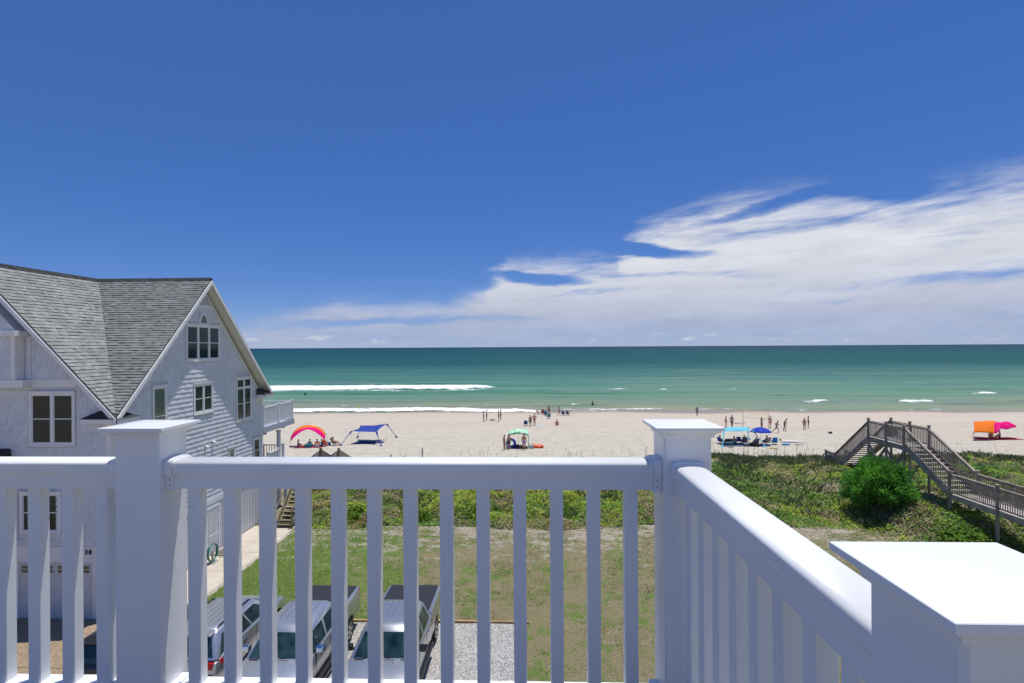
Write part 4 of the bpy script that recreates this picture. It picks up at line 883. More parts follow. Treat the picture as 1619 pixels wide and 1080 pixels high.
def bush():
    bx, by = 20.15, 32.4; bz = G(bx, by); t = thing('evergreen_bush', 'big round dark green evergreen bush below the boardwalk stairs', 'bush', (bx, by, bz - .1))
    r = np.random.default_rng(5); m = MB()
    for i in range(9):
        a = r.uniform(0, 6.28); e = r.uniform(.5, 1.3); d = np.array([math.cos(a)*math.cos(e), math.sin(a)*math.cos(e), math.sin(e)]); L = r.uniform(1.2, 2.0)
        m.tube([(0,0,0), tuple(d*L*.5 + [0,0,.15]), tuple(d*L)], [.07, .05, .02], 6)
    m.build('trunk', mat('bark', (.10,.08,.06), .95, var=.3), t)
    # clumps spread through the crown volume, each a tuft of small leaves pointing outward
    nC = 210; u = r.normal(size=(nC,3)); u /= np.linalg.norm(u, axis=1)[:,None]; rad = .45 + .58*r.random(nC)**.55
    lobes = np.array([(-.55,-.2,.15,1.0),(.6,-.1,.0,1.08),(.05,.3,.45,.98),(-.2,-.6,-.25,.9),(.75,-.5,-.45,.8),(-.85,.2,-.4,.78),(.15,-.35,.55,.72)]); li = r.integers(0, len(lobes), nC)
    C = lobes[li,:3] + u*rad[:,None]*lobes[li,3][:,None]*np.array([.98,.95,.92]) + np.array([0,0,1.25]); C[:,2] = np.where(C[:,2] < .1, .1 + .3*r.random(nC), C[:,2])
    u = C - np.array([0,0,1.0]); u /= np.linalg.norm(u, axis=1)[:,None]
    k = 85; cid = np.repeat(np.arange(nC), k); off = r.normal(size=(nC*k,3))*.125 + np.repeat(u, k, 0)*(r.random((nC*k,1))*.28)
    P = C[cid] + off; out = u[cid]*.9 + np.array([0,0,.5]) + r.normal(size=(nC*k,3))*.45; out /= np.linalg.norm(out, axis=1)[:,None]
    sd = np.cross(out, r.normal(size=(nC*k,3))); sd /= np.linalg.norm(sd, axis=1)[:,None]; L = (.13 + .11*r.random(nC*k))[:,None]; w = .032
    V = np.stack([P, P + out*L*.5 + sd*w, P + out*L, P + out*L*.5 - sd*w], 1).reshape(-1,3); F = np.arange(len(V)).reshape(-1,4)
    tone = vn(C[:,0]*1.1 + 20, C[:,2]*1.3 + C[:,1] + 20, 1., 6)[cid]; mi = np.where(tone + .25*r.normal(size=len(cid))*.6 > .52, 0, 1)
    me = npmesh('crown', V, F, [leafmat('bush_leaf_light', [(.117,.362,.041),(.199,.501,.066),(.304,.630,.093)]), leafmat('bush_leaf_dark', [(.068,.232,.038),(.122,.329,.054),(.182,.438,.073)])], mi); link('crown', me, t)
bush()
def small_plant(x, y, rx, h, n, label):
    r = np.random.default_rng(int(abs(x*31+y*7))); z = G(x, y); t = thing('dune_plant', label, 'plant', (x, y, z), group='larger plants on the dune')
    P = r.normal(size=(n,3))*np.array([rx*.5, rx*.5, h*.3]); P[:,2] = np.abs(P[:,2]) + .05
    V, F = leaf_quads(P, .10 + .07*r.random(n), .25, 1.6, r); link('foliage', npmesh('foliage', V, F, MATS.get('pl') or leafmat('plant_leaf', [(.084,.182,.021),(.140,.266,.028),(.224,.350,.049)])), t)
    m = MB()
    for i in range(5): a = r.uniform(0, 6.28); m.tube([(0,0,-.1),(math.cos(a)*rx*.4, math.sin(a)*rx*.4, h*.5)], [.02,.008], 5)
    m.build('stem', mat('stem_brown', (.14,.10,.06), .9), t)
for a in ((-10.3, 32.4, .9, .9, 900, 'bushy green plant at the foot of the dune by the wooden stairs'), (-6.6, 32.3, .8, .8, 800, 'bushy green plant at the dune foot straight beyond the left pickup'), (-3.0, 33.0, .9, .9, 900, 'bushy green plant at the dune foot straight beyond the right pickup'), (1.9, 32.9, .8, .7, 800, 'bushy green plant at the dune foot left of the corner post'), (25.6, 28.6, 1.2, 1.0, 1100, 'leafy bright green plant under the lower boardwalk'), (21.3, 27.6, 1.0, .8, 900, 'leafy green plant in front of the lower boardwalk')): small_plant(*a)
# bits on the lawn
st = thing('dead_stick', 'dark broken stick leaning beside a pale stone on the lawn', 'stick', (4.6, 22.2, 0))
MB().tube([(0,0,.02),(.12,.05,.28),(-.02,.1,.6)], [.018,.015,.008], 6).build('branch', mat('stick_dark', (.06,.05,.04), .9), st); MB().tube([(.12,.05,.28),(.3,.0,.34)], [.012,.005], 5).build('twig', MATS['stick_dark'], st)

# ------------------------------------------------------------------ vehicles (local x = forward, y = left)
def carpaint(name, col, metal=.75, rough=.32): return mat(name, col, rough, .5, metal, coat=.7, var=.02, vscale=2)
blackp = mat('black_plastic', (.018,.018,.02), .5, .4); rubber = mat('tyre_rubber', (.022,.022,.022), .85, .2); chrome = mat('chrome', (.75,.75,.77), .12, .5, 1.); autog = mat('auto_glass', (.006,.018,.020), .03, .7, col2=(.030,.065,.068), vscale=2.6); redl = mat('tail_lens', (.45,.008,.012), .15, .6); clearl = mat('headlamp_lens', (.6,.62,.65), .1, .7); alloy = mat('alloy_grey', (.42,.43,.45), .35, .5, .8)
def ring(x, hw, zb_, zs, zt, crown, inset):
    h = [(hw*.80, zb_), (hw*.965, zb_+.05), (hw, zb_+.18), (hw*1.0, zb_*.45+zs*.55), (hw*.99, zs), (hw*.965, zt-.015), (hw-inset, zt+.012), (hw*.45, zt+crown)]
    return [(x, y, z) for y, z in h] + [(x, -y, z) for y, z in h[::-1]]
def wheel(par, x, y, r, wd):
    s = 1 if y > 0 else -1
    w_ = MB().lathe([(r*.62,-wd/2),(r*.93,-wd/2),(r,-wd*.36),(r,wd*.36),(r*.93,wd/2),(r*.62,wd/2)], 'y', (0,0,0), 28).build('wheel', rubber, par, smooth=True, loc=(x, y, r))
    m = MB(); m.lathe([(.001, s*wd*.30),(r*.64, s*wd*.30),(r*.66, s*wd*.50),(r*.60, s*wd*.52),(r*.58, s*wd*.33)], 'y', (0,0,0), 24)
    for i in range(6):
        a = i*math.pi/3; m.bar((0, s*wd*.43, 0), (math.cos(a)*r*.60, s*wd*.43, math.sin(a)*r*.60), .075, .05, (0,1,0))
    m.lathe([(.001, s*wd*.48),(.06, s*wd*.48),(.07, s*wd*.35)], 'y', (0,0,0), 12); m.build('rim', alloy, w_)
def boolcut(o, cyls):
    cu = MB()
    for (x, y0, y1, z, r) in cyls: cu.lathe([(r, y0),(r, y1)], 'y', (x,0,z), 28)
    c = cu.build('cutter', blackp); c.location = (0,0,0)
    md = o.modifiers.new('b', 'BOOLEAN'); md.object = c; md.solver = 'EXACT'; par = o.parent; o.parent = None
    mw = o.matrix_world.copy(); o.matrix_world = Matrix(); bpy.context.view_layer.update()
    me = bpy.data.meshes.new_from_object(o.evaluated_get(bpy.context.evaluated_depsgraph_get())); o.modifiers.remove(md); bpy.data.objects.remove(c)
    o.data = me; o.parent = par; o.matrix_parent_inverse = Matrix(); o.matrix_basis = Matrix()
def autosmooth(o, ang=32):
    me = o.data; me.polygons.foreach_set('use_smooth', [True]*len(me.polygons))
    bm = bmesh.new(); bm.from_mesh(me)
    for e in bm.edges: e.smooth = not (len(e.link_faces) == 2 and e.calc_face_angle(0) > R(ang))
    bm.to_mesh(me); bm.free()
def greenhouse(t, paint, lv, glassrows, pill):
    """lv: levels (z, x_rear, x_front, half width); panes laid between the first two levels. returns the shell"""
    rings = []
    for z, xr, xf, hw in lv:
        c = min(.10, hw*.25); rings.append([(xf, -hw+c, z),(xf, hw-c, z),(xf-c*.9, hw, z),((xr+xf)/2, hw*1.012, z),(xr+c*.9, hw, z),(xr, hw-c, z),(xr, -hw+c, z),(xr+c*.9, -hw, z),((xr+xf)/2, -hw*1.012, z),(xf-c*.9, -hw, z)])
    cab = MB().loft(rings).build('cab', paint, t); autosmooth(cab, 38)
    (z0, r0, f0, h0), (z1, r1, f1_, h1) = lv[0], lv[1]
    def P(side, u, v):  # u rear->front along the side, v up
        xr = r0+(r1-r0)*v; xf = f0+(f1_-f0)*v; hw = (h0+(h1-h0)*v)*1.004; return Vector((xr+(xf-xr)*u, side*hw, z0+(z1-z0)*v))
    def pane(pts, off, name='window', m_=autog):
        a, b, c = Vector(pts[0]), Vector(pts[1]), Vector(pts[2]); n = (b-a).cross(c-a).normalized(); ctr = sum((Vector(p) for p in pts), Vector())/len(pts)
        if n.dot(ctr - Vector(((r0+f0)/2, 0, z0))) < 0: n = -n
        q = [Vector(p) + n*off for p in pts]; return MB().loft([[v - n*.03 for v in q], q]).build(name, m_, t)
    for s in (-1, 1):
        for (ua, ub, ua2, ub2) in glassrows: pane([P(s,ua,.10), P(s,ub,.10), P(s,ub2,.90), P(s,ua2,.90)], .014)
    fw = lambda v, y: Vector((f0+(f1_-f0)*v, y*(h0+(h1-h0)*v), z0+(z1-z0)*v)); rw = lambda v, y: Vector((r0+(r1-r0)*v, y*(h0+(h1-h0)*v), z0+(z1-z0)*v))
    pane([fw(.03,-.90), fw(.03,.90), fw(.95,.87), fw(.95,-.87)], .010, 'windshield'); pane([rw(.12,-.86), rw(.12,.86), rw(.90,.80), rw(.90,-.80)], .010, 'rear_window')
    return cab
def mirror(t, x, y, z, shell, big=1.):
    s = 1 if y > 0 else -1
    m = MB(); m.hexa([(x-.05,y,z-.07),(x-.05,y+s*.24*big,z-.06),(x+.13,y+s*.20*big,z-.05),(x+.13,y+s*.02,z-.06),(x-.05,y,z+.11),(x-.05,y+s*.24*big,z+.10),(x+.09,y+s*.20*big,z+.09),(x+.09,y+s*.02,z+.09)]); q = m.build('mirror', shell, t, bevel=.03, seg=3)
    MB().box(x-.056, x-.0515, min(y+s*.03,y+s*.21*big), max(y+s*.03,y+s*.21*big), z-.04, z+.085).build('mirror_glass', autog, q); MB().box(x-.02, x+.06, min(y-s*.1,y+s*.02), max(y-s*.1,y+s*.02), z-.06, z-.01).build('mirror_arm', blackp, q)
def pickup(label, loc, rz, mirror_mat, shade):
    t = thing('pickup_truck', label, 'pickup truck', loc, rz, 'vehicles parked in the lots'); paint = shade
    rings = [ring(0,.90,.62,1.25,1.36,.0,.06), ring(.05,.97,.55,1.28,1.40,.0,.06), ring(.9,1.0,.50,1.28,1.40,.0,.06), ring(1.98,1.0,.50,1.28,1.40,.0,.06), ring(2.04,1.0,.50,1.22,1.30,.0,.08), ring(3.2,1.0,.50,1.21,1.28,.0,.08), ring(4.42,1.0,.50,1.18,1.25,.02,.10), ring(5.0,1.0,.50,1.12,1.20,.035,.16), ring(5.55,.985,.48,1.02,1.10,.04,.22), ring(5.78,.95,.46,.92,1.0,.03,.25), ring(5.90,.86,.50,.75,.84,.0,.2)]
    b = MB().loft(rings).build('body', paint, t); boolcut(b, [(x, y0, y1, .42, .485) for x in (1.22, 4.92) for y0, y1 in ((.55, 1.2), (-1.2, -.55))]); autosmooth(b, 30)
    greenhouse(t, paint, [(1.265,1.98,4.50,.935),(1.80,2.10,3.98,.735),(1.885,2.18,3.86,.665),(1.925,2.45,3.6,.50)], [(.09,.46,.13,.49),(.52,.93,.55,.90)], .06)
    for y in (-.42,-.21,0,.21,.42): MB().hexa([(2.35,y-.022,1.88),(3.45,y-.022,1.88),(3.45,y+.022,1.88),(2.35,y+.022,1.88),(2.38,y-.012,1.932),(3.40,y-.012,1.930),(3.40,y+.012,1.930),(2.38,y+.012,1.932)]).build('roof_rib', mat('rib_grey', (.20,.205,.215), .45, .5, .5), t)
    MB().loft([[(.05,-.84,1.385),(1.96,-.84,1.385),(1.96,.84,1.385),(.05,.84,1.385)],[(.03,-.86,1.42),(1.97,-.86,1.42),(1.97,.86,1.42),(.03,.86,1.42)],[(.08,-.80,1.452),(1.94,-.80,1.452),(1.94,.80,1.452),(.08,.80,1.452)]]).build('tonneau_cover', mat('tonneau_vinyl', (.022,.023,.026), .55, .35, bump=.1, bscale=5), t)
    for x, y in ((1.22,.86),(1.22,-.86),(4.92,.86),(4.92,-.86)):
        wheel(t, x, y, .405, .27); s = 1 if y > 0 else -1; MB().lathe([(.40,s*.56),(.47,s*.57),(.483,s*.93)], 'y', (x,0,.42), 24).build('wheel_well', blackp, t)
    for s in (-1, 1):
        mirror(t, 4.10, s*.98, 1.36, mirror_mat, 1.15); MB().box(-.012,.09, min(s*.80,s*.955), max(s*.80,s*.955), .98, 1.36).build('tail_light', redl, t, bevel=.01)
        MB().hexa([(5.50,s*.72,.82),(5.86,s*.62,.80),(5.74,s*.93,.80),(5.45,s*.975,.82),(5.50,s*.72,1.0),(5.84,s*.62,.95),(5.72,s*.93,.95),(5.45,s*.972,1.0)]).build('headlight', clearl, t)
        for x in (2.62, 3.58): MB().bar((x, s*1.012, 1.13), (x+.2, s*1.012, 1.13), .03, .035).build('door_handle', chrome, t)
        for x in (2.08, 3.02, 4.12): MB().box(x-.005, x+.005, min(s*.99,s*1.0025), max(s*.99,s*1.0025), .58, 1.22).build('door_seam', blackp, t)
        MB().box(2.1, 4.3, min(s*.98,s*1.07), max(s*.98,s*1.07), .40, .47).build('running_board', blackp, t, bevel=.01)
        MB().hexa([(4.55,s*.30,1.24),(5.5,s*.36,1.115),(5.5,s*.60,1.10),(4.55,s*.62,1.225),(4.55,s*.36,1.285),(5.45,s*.42,1.165),(5.45,s*.52,1.155),(4.55,s*.52,1.275)]).build('hood_crease', paint, t, bevel=.012)
    MB().box(4.36,4.58,-.80,.80,1.20,1.262).build('cowl', blackp, t, bevel=.01)
    MB().bar((4.50,-.55,1.285),(4.40,.1,1.36),.02,.015).build('wiper', blackp, t); MB().bar((4.50,.1,1.285),(4.42,.62,1.34),.02,.015).build('wiper', blackp, t)
    MB().box(5.86,5.94,-.55,.55,.62,.92).build('grille', blackp, t, bevel=.02); MB().box(5.82,6.0,-.92,.92,.42,.60).build('front_bumper', chrome, t, bevel=.04); MB().box(-.14,.02,-.93,.93,.50,.66).build('rear_bumper', chrome, t, bevel=.03)
    MB().box(.2,5.7,-.5,.5,.28,.52).build('underbody', blackp, t); MB().box(2.14,2.19,-.22,.22,1.82,1.86).build('brake_light', redl, t)
    return t
silver = carpaint('silver_paint', (.52,.535,.56)); silver2 = carpaint('pewter_paint', (.44,.455,.475)); silver3 = carpaint('silver_wagon_paint', (.50,.52,.55)); blackpaint = carpaint('black_paint', (.012,.013,.018), .2, .2)
pickup('bright silver pickup truck with chrome mirrors, parked beside the silver estate car', (-7.28, 19.98, .01), R(-90.5), chrome, silver)
pickup('darker silver pickup truck with black mirrors at the right end of the row', (-4.30, 20.08, .01), R(-90), mat('mirror_black', (.015,.015,.017), .15, .6), silver2)
def wagon(label, loc, rz, paint, L=4.85, H=1.0, roofrails=True):
    t = thing('sport_utility_car', label, 'car', loc, rz, 'vehicles parked in the lots'); z = lambda v: v*H; X = L/4.85
    rings = [ring(0*X,.82,.52,.78,.86,.0,.08), ring(.06*X,.90,.42,.90,.98,.0,.08), ring(.5*X,.95,.34,z(.98),z(1.06),.0,.08), ring(1.5*X,.96,.32,z(.98),z(1.06),.0,.08), ring(2.6*X,.96,.32,z(.97),z(1.04),.0,.08), ring(3.55*X,.955,.33,z(.95),z(1.02),.01,.10), ring(4.1*X,.95,.34,z(.90),z(.98),.03,.14), ring(4.55*X,.92,.36,z(.80),z(.88),.03,.2), ring(4.78*X,.84,.40,z(.68),z(.74),.01,.2), ring(L,.70,.46,z(.58),z(.62),.0,.2)]
    b = MB().loft(rings).build('body', paint, t); boolcut(b, [(x, y0, y1, .36, .41) for x in (.95*X, 3.85*X) for y0, y1 in ((.52,1.2),(-1.2,-.52))]); autosmooth(b, 30)
    greenhouse(t, paint, [(z(1.03),.10*X,3.62*X,.885),(z(1.60),.42*X,2.78*X,.70),(z(1.685),.50*X,2.62*X,.63),(z(1.72),.80*X,2.3*X,.48)], [(.06,.24,.10,.25),(.29,.57,.29,.57),(.60,.93,.60,.86)], .05)
    if roofrails:
        for s in (-1, 1): MB().tube([(.60*X,s*.60,z(1.665)),(.72*X,s*.605,z(1.735)),(1.6*X,s*.61,z(1.75)),(2.4*X,s*.605,z(1.735)),(2.55*X,s*.60,z(1.665))], .022, 8).build('roof_rail', blackp, t, smooth=True)
    for y in (-.38,-.19,0,.19,.38): MB().hexa([(.75*X,y-.02,z(1.68)),(2.35*X,y-.02,z(1.68)),(2.35*X,y+.02,z(1.68)),(.75*X,y+.02,z(1.68)),(.80*X,y-.011,z(1.725)),(2.30*X,y-.011,z(1.725)),(2.30*X,y+.011,z(1.725)),(.80*X,y+.011,z(1.725))]).build('roof_rib', mat('rib_grey', (.20,.205,.215), .45, .5, .5) if roofrails else paint, t)
    MB().hexa([(.28*X,-.60,z(1.62)),(.55*X,-.62,z(1.66)),(.55*X,.62,z(1.66)),(.28*X,.60,z(1.62)),(.26*X,-.60,z(1.65)),(.55*X,-.62,z(1.70)),(.55*X,.62,z(1.70)),(.26*X,.60,z(1.65))]).build('spoiler', paint, t, bevel=.012)
    for x, y in ((.95*X,.83),(.95*X,-.83),(3.85*X,.83),(3.85*X,-.83)):
        wheel(t, x, y, .35, .23); s = 1 if y > 0 else -1; MB().lathe([(.34,s*.53),(.40,s*.54),(.408,s*.90)], 'y', (x,0,.36), 24).build('wheel_well', blackp, t)
    for s in (-1, 1):
        mirror(t, 3.1*X, s*.93, z(1.08), paint, .8); MB().hexa([(-.01,s*.55,z(.82)),(-.01,s*.80,z(.80)),(.32*X,s*.955,z(.84)),(.30*X,s*.80,z(.82)),(.02,s*.55,z(.97)),(.03,s*.82,z(.98)),(.36*X,s*.95,z(.99)),(.30*X,s*.80,z(.98))]).build('tail_light', redl, t, bevel=.012)
        MB().hexa([(4.2*X,s*.70,z(.68)),(4.70*X,s*.52,z(.64)),(4.58*X,s*.82,z(.64)),(4.15*X,s*.935,z(.70)),(4.2*X,s*.70,z(.86)),(4.64*X,s*.52,z(.80)),(4.52*X,s*.82,z(.78)),(4.15*X,s*.93,z(.84))]).build('headlight', clearl, t)
        for x in (1.45, 2.45): MB().bar((x*X, s*.972, z(.90)), (x*X+.2, s*.972, z(.90)), .03, .03).build('door_handle', chrome, t)
        for x in (1.28, 2.28, 3.2): MB().box(x*X-.004, x*X+.004, min(s*.95,s*.9625), max(s*.95,s*.9625), .42, z(.97)).build('door_seam', blackp, t)
    lp = MB().box(-.018,.06,-.17,.17,.66,.80).build('licence_plate', mat('plate_white', (.62,.64,.66), .5), t)
    MB().box(-.06,.10,-.82,.82,.40,.56).build('rear_bumper', blackp, t, bevel=.04); MB().box(L-.05,L+.03,-.62,.62,.36,.50).build('front_bumper', blackp, t, bevel=.03)
    MB().box(.2,L-.3,-.5,.5,.20,.36).build('underbody', blackp, t)
    MB().bar((3.62*X,-.5,z(1.06)),(3.45*X,.1,z(1.14)),.02,.015).build('wiper', blackp, t)
    return t
wagon('silver estate car with black roof rails and red tail lights, parked left of the pickups', (-10.12, 15.62, .01), R(90), silver3, 4.9, 1.02)
wagon('black car with a white licence plate, half hidden behind the left railing post', (-12.74, 15.40, .01), R(91), blackpaint, 4.55, .92, False)

# ------------------------------------------------------------------ people
J0 = dict(pel=(0,0,.53), waist=(0,0,.62), chest=(0,.0,.735), neck=(0,0,.83), h1=(0,.012,.885), h2=(0,.012,.95),
  hipL=(-.052,0,.505), knL=(-.056,.012,.285), anL=(-.056,-.008,.042), toL=(-.062,.078,.018), hipR=(.052,0,.505), knR=(.056,.012,.285), anR=(.056,-.008,.042), toR=(.062,.078,.018),
  shL=(-.100,0,.795), elL=(-.132,-.012,.63), wrL=(-.136,.028,.495), haL=(-.132,.045,.43), shR=(.100,0,.795), elR=(.132,-.012,.63), wrR=(.136,.028,.495), haR=(.132,.045,.43))
RAD = dict(pel=(.080,.058), waist=(.068,.05), chest=(.092,.058), neck=(.032,.034), h1=(.044,.052), h2=(.042,.050), hip=(.056,.058), kn=(.034,.036), an=(.022,.024), to=(.022,.015), sh=(.040,.038), el=(.026,.026), wr=(.018,.02), ha=(.016,.022))
BON = [('pel','waist'),('waist','chest'),('chest','neck'),('neck','h1'),('h1','h2')] + [(a+s, b+s) for s in 'LR' for a, b in (('hip','kn'),('kn','an'),('an','to'),('sh','el'),('el','wr'),('wr','ha'))] + [('pel','hipL'),('pel','hipR'),('chest','shL'),('chest','shR')]
POSE = {
 'stand': {}, 'relaxed': dict(knL=(-.058,.03,.287), anL=(-.066,.01,.042), toL=(-.085,.09,.018), wrR=(.10,.09,.53), haR=(.06,.12,.52)),
 'hips': dict(elL=(-.205,-.055,.675), wrL=(-.105,.01,.575), haL=(-.075,.03,.56), elR=(.205,-.055,.675), wrR=(.105,.01,.575), haR=(.075,.03,.56)),
 'walk': dict(knL=(-.054,.075,.29), anL=(-.054,.10,.045), toL=(-.056,.185,.025), knR=(.054,-.03,.28), anR=(.054,-.14,.06), toR=(.056,-.085,.018), elL=(-.13,-.06,.64), wrL=(-.13,-.04,.50), haL=(-.125,-.03,.44), elR=(.13,.03,.64), wrR=(.13,.10,.52), haR=(.12,.12,.47)),
 'run': dict(pel=(0,0,.50), waist=(0,.02,.59), chest=(0,.05,.705), neck=(0,.075,.795), h1=(0,.095,.85), h2=(0,.10,.915), shL=(-.1,.05,.76), shR=(.1,.05,.76), hipL=(-.052,0,.475), hipR=(.052,0,.475), knL=(-.05,.15,.30), anL=(-.05,.15,.075), toL=(-.05,.235,.045), knR=(.05,-.12,.30), anR=(.05,-.29,.14), toR=(.05,-.30,.06), elL=(-.14,-.07,.65), wrL=(-.12,.03,.58), haL=(-.11,.07,.60), elR=(.14,.12,.64), wrR=(.11,.24,.62), haR=(.10,.29,.63)),
 'stoop': dict(chest=(0,.06,.72), neck=(0,.10,.805), h1=(0,.13,.845), h2=(0,.15,.905), shL=(-.1,.07,.775), shR=(.1,.07,.775), elL=(-.13,.09,.61), wrL=(-.12,.17,.49), haL=(-.11,.21,.44), elR=(.13,.07,.61), wrR=(.12,.13,.48), haR=(.11,.17,.43), knL=(-.06,.09,.29), anL=(-.06,.08,.042), toL=(-.065,.165,.018), knR=(.06,-.03,.29), anR=(.06,-.10,.06), toR=(.065,-.03,.018)),
 'armup': dict(elR=(.16,.08,.74), wrR=(.15,.17,.84), haR=(.145,.19,.90), elL=(-.15,.06,.68), wrL=(-.12,.16,.70), haL=(-.10,.20,.73)),
 'point': dict(elR=(.17,.02,.67), wrR=(.24,.09,.58), haR=(.27,.13,.54)),
 'sit': dict(pel=(0,0,.15), waist=(0,-.03,.235), chest=(0,-.085,.345), neck=(0,-.115,.44), h1=(0,-.11,.495), h2=(0,-.105,.56), hipL=(-.055,.02,.145), knL=(-.065,.24,.235), anL=(-.065,.36,.045), toL=(-.07,.44,.03), hipR=(.055,.02,.145), knR=(.065,.24,.235), anR=(.065,.36,.045), toR=(.07,.44,.03), shL=(-.1,-.105,.405), elL=(-.145,-.02,.27), wrL=(-.14,.11,.245), haL=(-.13,.17,.24), shR=(.1,-.105,.405), elR=(.145,-.02,.27), wrR=(.14,.11,.245), haR=(.13,.17,.24)),
 'ground': dict(pel=(0,0,.065), waist=(0,-.02,.15), chest=(0,-.02,.27), neck=(0,0,.365), h1=(0,.02,.42), h2=(0,.03,.485), hipL=(-.06,.02,.065), knL=(-.15,.17,.16), anL=(-.05,.27,.04), toL=(-.05,.34,.025), hipR=(.06,.02,.065), knR=(.15,.17,.16), anR=(.05,.27,.04), toR=(.05,.34,.025), shL=(-.1,-.005,.33), elL=(-.16,.07,.21), wrL=(-.12,.16,.19), haL=(-.08,.19,.18), shR=(.1,-.005,.33), elR=(.16,.07,.21), wrR=(.12,.16,.19), haR=(.08,.19,.18)),
}
SKINS = [mat('skin_fair', (.56,.33,.24), .55), mat('skin_tan', (.42,.225,.145), .55), mat('skin_brown', (.27,.135,.08), .55)]
HAIRS = [mat('hair_dark', (.02,.014,.01), .7), mat('hair_brown', (.08,.045,.022), .7), mat('hair_blond', (.35,.24,.11), .7)]
def cloth(c): return mat('cloth_%02d%02d%02d' % tuple(int(v*99) for v in c), c, .85, .15, var=.15, vscale=9)
def person(label, x, y, face, h=1.75, pose='stand', skin=1, hair=0, bottom=(.05,.06,.15), top=None, band=None, hat=None, z=None, group=None):
    """face: degrees clockwise from facing the sea"""
    J = dict(J0); J.update(POSE[pose]); keys = list(J); V = [Vector(J[k])*h for k in keys]; ix = {k: i for i, k in enumerate(keys)}
    me = bpy.data.meshes.new('person'); me.from_pydata(V, [(ix[a], ix[b]) for a, b in BON], []); o = bpy.data.objects.new('person', me); COL.objects.link(o)
    md = o.modifiers.new('skin', 'SKIN'); md.use_smooth_shade = True; md.branch_smoothing = .3
    for k in keys:
        r = RAD.get(k) or RAD[k[:-1]]; sv = me.skin_vertices[0].data[ix[k]]; sv.radius = (r[0]*h*1.14, r[1]*h*1.14); sv.use_root = (k == 'pel')
    sb_ = o.modifiers.new('sub', 'SUBSURF'); sb_.levels = sb_.render_levels = 1
    bpy.context.view_layer.update(); m2 = bpy.data.meshes.new_from_object(o.evaluated_get(bpy.context.evaluated_depsgraph_get())); o.modifiers.clear(); o.data = m2; m2.name = 'person'
    mats = [SKINS[skin], cloth(bottom), cloth(top) if top else SKINS[skin], cloth(band) if band else SKINS[skin]]; m2.materials.clear()
    for q in mats: m2.materials.append(q)
    segs = [(V[ix[a]], V[ix[b]], a, b) for a, b in BON]; mi = []
    for p in m2.polygons:
        c = p.center; best = None
        for A, B, a, b in segs:
            d = B - A; t = max(0, min(1, (c-A).dot(d)/d.length_squared)); e = (c - A - d*t).length/ (.07 if a in ('pel','waist','chest') else .045)
            if best is None or e < best[0]: best = (e, t, a, b)
        _, t, a, b = best; k = 0
        if (a == 'pel' and b.startswith('hip')) or (a == 'pel' and t < .45) or (a.startswith('hip') and t < (.62 if not band else .08)): k = 1
        elif a in ('pel','waist') or (a == 'chest' and b != 'neck') or (a == 'chest' and t < .5) or (a.startswith('sh') and t < .45): k = 2
        if band and ((a == 'waist' and t > .55) or (a == 'chest' and b == 'neck' and t < .25)): k = 3
        mi.append(k)
    m2.polygons.foreach_set('material_index', mi); m2.polygons.foreach_set('use_smooth', [True]*len(mi))
    H = V[ix['h2']]; N = V[ix['h1']]; up = (H-N).normalized(); cen = N.lerp(H, .72); m = MB()
    hm = HAIRS[hair]; q = up.to_track_quat('Z','Y').to_matrix(); rr = []
    for i in range(6):
        t = i/5; e = -.35 + t*(math.pi/2+.33); rad = .0545*h*math.cos(e); rr.append([cen + q @ Vector((rad*math.cos(a), rad*math.sin(a)*1.08 - (.012*h*(1-t)), .052*h*math.sin(e)+.008*h)) for a in [2*math.pi*j/10 for j in range(10)]])
    m.loft(rr); m.build('hair', hm, o, smooth=True)
    m = MB(); n_ = cen + Vector((0, .052*h, -.012*h)); m.add([n_ + Vector((-.009*h,-.004*h,-.010*h)), n_ + Vector((.009*h,-.004*h,-.010*h)), n_ + Vector((0,.012*h,-.008*h)), n_ + Vector((0,-.002*h,.016*h))], [(0,1,2),(0,2,3),(1,3,2),(0,3,1)]); m.build('nose', SKINS[skin], o)
    if hat:
        m = MB(); m.lathe([(.058*h,.0),(.056*h,.03*h),(.04*h,.05*h),(.001,.053*h)], 'z', tuple(cen + Vector((0,0,.018*h))), 12); m.box(cen.x-.04*h, cen.x+.04*h, cen.y+.03*h, cen.y+.105*h, cen.z+.018*h, cen.z+.024*h); m.build('cap', cloth(hat), o, smooth=True)
    zz = G(x, y) if z is None else z
    lo = min(v.co.z for v in m2.vertices); o.location = (x, y, zz - (lo if pose not in ('sit',) else lo) ); o.rotation_euler = (0, 0, -R(face))
    tag(o, label, 'person', group); return o
